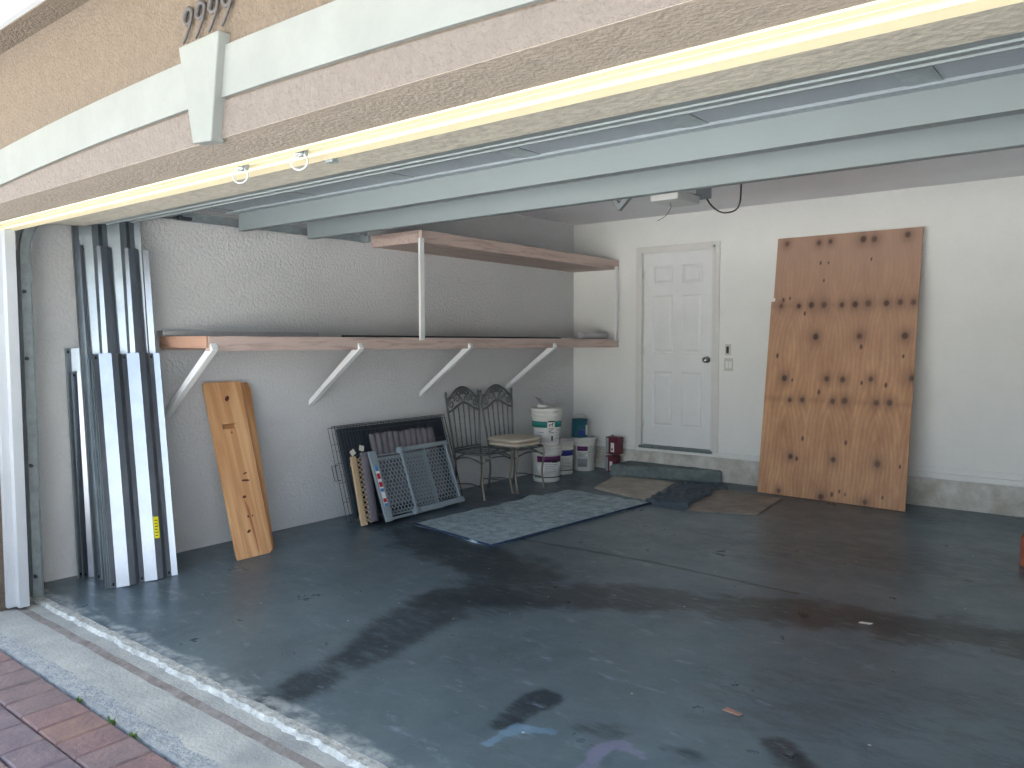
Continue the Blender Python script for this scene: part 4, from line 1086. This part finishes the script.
def lab(t, loc, r0, r1, h, z0, z1, a0, a1, m, name='label_band', out=0):
    x, y, z = loc; bm = BM(); rr = lambda q: r0+(r1-r0)*.75*(q/(h*.76))
    patch(bm, x, y, rr(z0)+.0008+out, z+z0, z+z1, a0, a1, 14, 0, (rr(z1)-rr(z0))/(z1-z0), (z+z0, z+z1))
    return obj(name, bm, M[m], t)
# camera-facing side is around -52 degrees
def printed(t, L, r0, r1, h, z0, z1, a0, a1, n, m='grey_ink'):
    for k in range(n):
        q = z1-(z1-z0)*(k+.5)/n; lab(t, L, r0, r1, h, q-.003, q+.003, a0+2*(k % 2), a1-6*((k*7) % 3), m, 'label_print', .0018)
F = -53
L1 = (-4.755, 6.47, 0); b1 = bucket(L1, 'white bucket with purple label on the floor, under the green-banded bucket', h=.370)
lab(b1, L1, .138, .155, .370, .205, .265, F-40, F+66, 'purple'); lab(b1, L1, .138, .155, .370, .075, .20, F-45, F+66, 'label_white')
lab(b1, L1, .138, .155, .370, .20, .225, F+20, F+46, 'black_ink', 'label_print', .0018); printed(b1, L1, .138, .155, .370, .10, .19, F-10, F+46, 5)
lab(b1, L1, .138, .155, .370, .045, .055, F-60, F+80, 'black_ink', 'label_print')
L2 = (-4.755, 6.47, .371); b2 = bucket(L2, 'white bucket with green band stacked on top of the purple-labelled bucket', h=.375)
lab(b2, L2, .138, .155, .375, .185, .245, F-85, F+85, 'teal'); lab(b2, L2, .138, .155, .375, .03, .18, F-70, F+70, 'label_white')
lab(b2, L2, .138, .155, .375, .04, .25, F+2, F+32, 'label_white', 'label_panel', .0016)
lab(b2, L2, .138, .155, .375, .238, .252, F+4, F+31, 'black_ink', 'label_print', .0034)
# small horned-animal silhouette as on the label
bm = BM()
def onb(a, z, o=.0040):
    rr = .138+(.155-.138)*.75*(z/(.375*.76))+o; q = math.radians(a); return Vector((L2[0]+rr*math.cos(q), L2[1]+rr*math.sin(q), L2[2]+z))
for poly in ([(9, .205), (22, .207), (24, .225), (20, .226), (19, .218), (10, .216)], [(10, .190), (12, .190), (12.5, .207), (9, .207)], [(20, .190), (22, .190), (22, .208), (19.5, .208)], [(21, .222), (27, .218), (27, .224), (22, .231)], [(9, .207), (6, .217), (7, .218), (10, .213)]):
    P = [onb(F+a, z) for a, z in poly]; c = sum(P, Vector())/len(P); e = Vector((c.x-L2[0], c.y-L2[1], 0)).normalized()*.0006; prism(bm, P, e)
obj('label_picture', bm, M['black_ink'], b2)
printed(b2, L2, .138, .155, .375, .125, .180, F+6, F+30, 4, 'black_ink')
lab(b2, L2, .138, .155, .375, .05, .10, F+18, F+24, 'black_ink', 'label_print', .0034)
printed(b2, L2, .138, .155, .375, .06, .17, F+38, F+64, 7); printed(b2, L2, .138, .155, .375, .09, .15, F-36, F-12, 2)
bm = BM(); hr = [(L2[0]+.163*math.cos(q)*1.0, L2[1]+.163*math.sin(q), L2[2]+.30-.0*abs(math.sin(q))) for q in [0]]
tube(bm, smooth_path([(L2[0]+.155*math.cos(math.radians(F+50)), L2[1]+.155*math.sin(math.radians(F+50)), L2[2]+.30), (L2[0]+.12*math.cos(math.radians(F+42)), L2[1]+.12*math.sin(math.radians(F+42)), L2[2]+.385), (L2[0]-.02, L2[1]-.03, L2[2]+.43), (L2[0]-.08, L2[1]-.05, L2[2]+.47)], 6), .003, 6)
obj('bail_handle', bm, M['track'], b2)
# small tray and stick on top of the bucket
bm = BM(); lathe(bm, -4.79, 6.44, [(.045, .7465), (.055, .756), (.050, .776), (.030, .782)], 18)
t = thing('putty_tub', 'small white tub with thin sticks lying on the lid of the top bucket', 'tub', (-4.79, 6.44, .7465)); obj('tub', bm, M['bucket'], t)
for k in range(2):
    bm = BM(); tube(bm, [(-4.79+.02*k, 6.44, .777), (-4.86+.05*k, 6.42, .855-.01*k)], .0035, 6); obj('stick', bm, M['rust'], t)
L3 = (-4.87, 6.90, 0); b3 = bucket(L3, 'slim white bucket with blue band between the other two floor buckets', .116, .128, .36)
lab(b3, L3, .116, .128, .36, .205, .262, F-55, F+75, 'blue_label'); lab(b3, L3, .116, .128, .36, .06, .20, F-50, F+72, 'label_white'); printed(b3, L3, .116, .128, .36, .08, .19, F-5, F+50, 7); lab(b3, L3, .116, .128, .36, .042, .050, F-60, F+80, 'black_ink', 'label_print')
L4 = (-4.815, 7.24, 0); b4 = bucket(L4, 'white bucket with small purple label in the back corner, holding the teal can', .122, .138, .365)
lab(b4, L4, .122, .138, .365, .10, .29, F-40, F+20, 'label_white'); lab(b4, L4, .122, .138, .365, .225, .275, F-34, F+16, 'purple', 'label_band', .0016); lab(b4, L4, .122, .138, .365, .05, .14, F-34, F+14, 'grey_ink', 'label_print', .0016); printed(b4, L4, .122, .138, .365, .15, .21, F-30, F+14, 4)
bm = BM(); tube(bm, smooth_path([(L4[0]+.137*math.cos(math.radians(F+65)), L4[1]+.137*math.sin(math.radians(F+65)), .30), (L4[0]+.145*math.cos(math.radians(F+40)), L4[1]+.145*math.sin(math.radians(F+40)), .23), (L4[0]+.138*math.cos(math.radians(F+10)), L4[1]+.138*math.sin(math.radians(F+10)), .20)], 6), .003, 6); obj('bail_handle', bm, M['track'], b4)
# teal can
Lc = (-4.855, 7.22, .366); t = thing('paint_can', 'teal blue paint can standing on the corner bucket', 'paint can', Lc)
bm = BM(); lathe(bm, Lc[0], Lc[1], [(.088, .366), (.091, .369), (.091, .375), (.088, .378), (.088, .545), (.091, .548), (.091, .556), (.083, .558), (.080, .551), (.02, .551)], 32); obj('body', bm, M['teal_can'], t)
bm = BM(); patch(bm, Lc[0], Lc[1], .0885, .39, .44, F-10, F+30, 10); obj('label_print', bm, M['blue_label'], t)
bm = BM(); patch(bm, Lc[0], Lc[1], .0885, .385, .50, F+44, F+66, 8); obj('label_print', bm, M['label_white'], t)
bm = BM(); tube(bm, smooth_path([(Lc[0]-.055, Lc[1]-.07, .53), (Lc[0]-.045, Lc[1]-.03, .60), (Lc[0]-.0, Lc[1], .615), (Lc[0]+.05, Lc[1]+.03, .60), (Lc[0]+.07, Lc[1]+.055, .53)], 6), .0022, 6); obj('bail_handle', bm, M['track'], t)

# dark red rectangular cans at the end of the step
def flat_can(x, y, z, w_, d, h, label, mirror=0):
    t = thing('metal_can', label, 'can', (x, y, z))
    bm = BM(); box(bm, x-w_/2, x+w_/2, y-d/2, y+d/2, z, z+h, bev=.006); obj('body', bm, M['red'], t)
    bm = BM(); lathe(bm, x-w_*.2, y, [(.018, z+h-.001), (.018, z+h+.016), (.012, z+h+.018)], 14); obj('cap', bm, M['track'], t)
    bm = BM(); box(bm, x-w_/2-.001, x-w_*.28, y-d/2-.0012, y-d/2, z+.01, z+h-.012); obj('label_panel', bm, M['grey_ink'], t)
    l = None
    bm = BM(); box(bm, x-w_*.10, x+w_*.16, y-d/2-.0022, y-d/2-.0004, z+h*.12, z+h*.66); obj('label_panel', bm, M['label_white'], t)
    bm = BM(); box(bm, x-.008, x+.010, y-d/2-.003, y-d/2-.0022, z+h*.22, z+h*.34); obj('label_print', bm, M['black_ink'], t)
    return t
flat_can(-4.492, 7.33, .0, .13, .10, .175, 'dark red rectangular can on the floor at the left end of the concrete step')
flat_can(-4.478, 7.335, .196, .16, .10, .185, 'dark red can with white label stacked on another can beside the concrete step')

# ------------------------------------------------------------------ concrete step
bm = BM(); prism(bm, [(-4.372, 7.07, 0), (-3.272, 7.385, 0), (-3.30, 7.46, 0), (-4.38, 7.46, 0)], (0, 0, .118))
bmesh.ops.bevel(bm, geom=list(bm.edges), offset=.010, segments=2, affect='EDGES')
bmesh.ops.subdivide_edges(bm, edges=[e for e in bm.edges if e.calc_length() > .2], cuts=14, use_grid_fill=True)
for v in bm.verts:
    if v.co.z > .01: v.co += Vector((noise.noise(v.co*9), noise.noise(v.co*9+Vector((5, 0, 0))), noise.noise(v.co*9+Vector((0, 5, 0)))))*.006
tag(center_origin(obj('concrete_step', bm, M['step'])), 'low grey rough concrete step block on the floor under the white door', 'step')

# ------------------------------------------------------------------ rug, cardboard, cloth
def ground_sheet(name, P, th, amp, fr, m, label, cat, nu=60, nv=50, edge=.012, seed=0, ruck=None):
    top = []; bm = BM()
    for j in range(nv+1):
        row = []
        for i in range(nu+1):
            u, v = i/nu, j/nv
            p = quadgrid([(q[0], q[1], 0) for q in P], u, v)
            e = min(u, 1-u, v, 1-v)
            wob = edge*noise.noise(Vector((p.x*5, p.y*5, seed)))
            p += Vector((wob, edge*noise.noise(Vector((p.y*5, p.x*5, seed+7))), 0))
            z = th+amp*max(0, .5+noise.noise(Vector((p.x*fr, p.y*fr, seed+3))))
            if ruck: z += ruck(u, v)
            row.append(bm.verts.new((p.x, p.y, z)))
        top.append(row)
    for a, b in zip(top, top[1:]):
        for i in range(nu):
            F = bm.faces.new([a[i], a[i+1], b[i+1], b[i]]); F.smooth = True
    be = [e for e in bm.edges if e.is_boundary]
    r = bmesh.ops.extrude_edge_only(bm, edges=be)
    for v in [g for g in r['geom'] if isinstance(g, bmesh.types.BMVert)]: v.co.z = .001
    o = obj(name, bm, m)
    return center_origin(tag(o, label, cat))
ground_sheet('rug', [(-4.424, 4.269), (-3.519, 4.135), (-3.343, 6.085), (-4.26, 6.156)], .006, .012, 5, M['rug'], 'worn blue grey woven rug lying flat on the floor in front of the iron chairs', 'rug', ruck=lambda u, v: .022*math.exp(-((v-.72-.12*u)/.05)**2)*(1-u)+.008*math.exp(-((v-.35)/.03)**2))
bm = BM()
pts = [(-4.424, 4.269), (-4.1, 4.225), (-3.8, 4.18), (-3.519, 4.135), (-3.47, 4.6), (-3.43, 5.1), (-3.39, 5.6), (-3.343, 6.085)]
tube(bm, [(x+.01*noise.noise(Vector((x*5, y*5, 0)))-.002, y, .010) for x, y in pts], .011, 8, flat=.8)
rb = bpy.data.objects['rug']; o = obj('edge_strip', bm, M['navy'], rb); o['label'] = 'dark navy edge'  # dark navy strip along the two near rug edges
ground_sheet('cardboard_sheet', [(-4.10, 6.36), (-3.40, 6.15), (-3.60, 7.10), (-4.28, 7.02)], .016, .006, 3, M['cardboard'], 'tan flattened cardboard sheet on the floor left of the dark cloth, before the step', 'cardboard', 24, 24, .01, 5)
ground_sheet('cardboard_sheet', [(-2.98, 6.02), (-2.44, 6.233), (-2.513, 6.999), (-3.24, 7.09)], .004, .006, 3, M['cardboard_dark'], 'brown flattened cardboard sheet on the floor right of the dark cloth, beside the plywood', 'cardboard', 24, 24, .008, 9)
ground_sheet('dark_cloth', [(-3.40, 6.06), (-3.03, 6.10), (-3.12, 7.10), (-3.52, 6.98)], .024, .030, 16, M['cloth'], 'crumpled dark blue cloth lying between the two cardboard sheets', 'cloth', 60, 70, .07, 13)

# ------------------------------------------------------------------ small things on the floor
bm = BM(); prism(bm, [(-.589, 5.85, 0), (-.30, 5.85, 0), (-.30, 6.06, 0), (-.589, 6.06, 0)], (0, 0, .19))
tag(center_origin(obj('brick_block', bm, M['redwood'], bev=.008)), 'red brown block standing on the floor at the right edge of the photo', 'block')
bm = BM(); prism(bm, [(-1.245, 2.85, .002), (-1.175, 2.845, .002), (-1.17, 2.865, .002), (-1.21, 2.872, .002), (-1.24, 2.882, .002)], (0, 0, .004))
tag(center_origin(obj('wood_chip', bm, M['chip'])), 'small pale reddish wood chip on the open floor near the bottom of the photo', 'wood chip')
bm = BM(); prism(bm, [(-1.10, 4.17, .002), (-1.05, 4.18, .002), (-1.04, 4.20, .002), (-1.09, 4.19, .002)], (0, 0, .004))
tag(center_origin(obj('paper_scrap', bm, M['tag'])), 'tiny white paper scrap on the dark stained floor below the plywood', 'scrap')

# ------------------------------------------------------------------ light
wd = bpy.data.worlds.new('sky'); S.world = wd; wd.use_nodes = True
nt = wd.node_tree; bg = nt.nodes['Background']
sk = nt.nodes.new('ShaderNodeTexSky'); sk.sky_type = 'NISHITA'; sk.sun_disc = False
sk.sun_elevation = math.radians(68); sk.sun_rotation = math.radians(20); sk.air_density = 1.0; sk.dust_density = 2.5; sk.ozone_density = 1.0
hs = nt.nodes.new('ShaderNodeHueSaturation'); hs.inputs['Saturation'].default_value = .55
nt.links.new(sk.outputs['Color'], hs.inputs['Color']); nt.links.new(hs.outputs['Color'], bg.inputs['Color'])
bg.inputs['Strength'].default_value = SKY
sun = bpy.data.lights.new('sun', 'SUN'); so = bpy.data.objects.new('sun', sun); C.objects.link(so)
sun.energy = SUN; sun.angle = math.radians(.6); sun.color = (1, .97, .93)
az = math.radians(20); el = math.radians(68)
d = Vector((math.sin(az)*math.cos(el), math.cos(az)*math.cos(el), math.sin(el)))
so.rotation_euler = d.to_track_quat('Z', 'Y').to_euler()

# ------------------------------------------------------------------ camera
cam = bpy.data.cameras.new('camera'); co = bpy.data.objects.new('camera', cam); C.objects.link(co); S.camera = co
cam.sensor_fit = 'HORIZONTAL'; cam.sensor_width = 36; cam.lens = 790.157/1024*36; cam.clip_start = .02
yaw, pit, rol = map(math.radians, (38.8251, 3.3442, .2086))
fwd = Vector((-math.sin(yaw)*math.cos(pit), math.cos(yaw)*math.cos(pit), -math.sin(pit)))
right = Vector((math.cos(yaw), math.sin(yaw), 0)); up = right.cross(fwd)
r2 = right*math.cos(rol)-up*math.sin(rol); u2 = right*math.sin(rol)+up*math.cos(rol)
mx = Matrix((r2, u2, -fwd)).transposed().to_4x4(); mx.translation = Vector((0, 0, 1.455)); co.matrix_world = mx
vs = S.view_settings
S.display_settings.display_device = 'sRGB'; vs.view_transform = 'Standard'; vs.look = 'None'; vs.gamma = 1; vs.use_curve_mapping = False
vs.exposure = EXPO
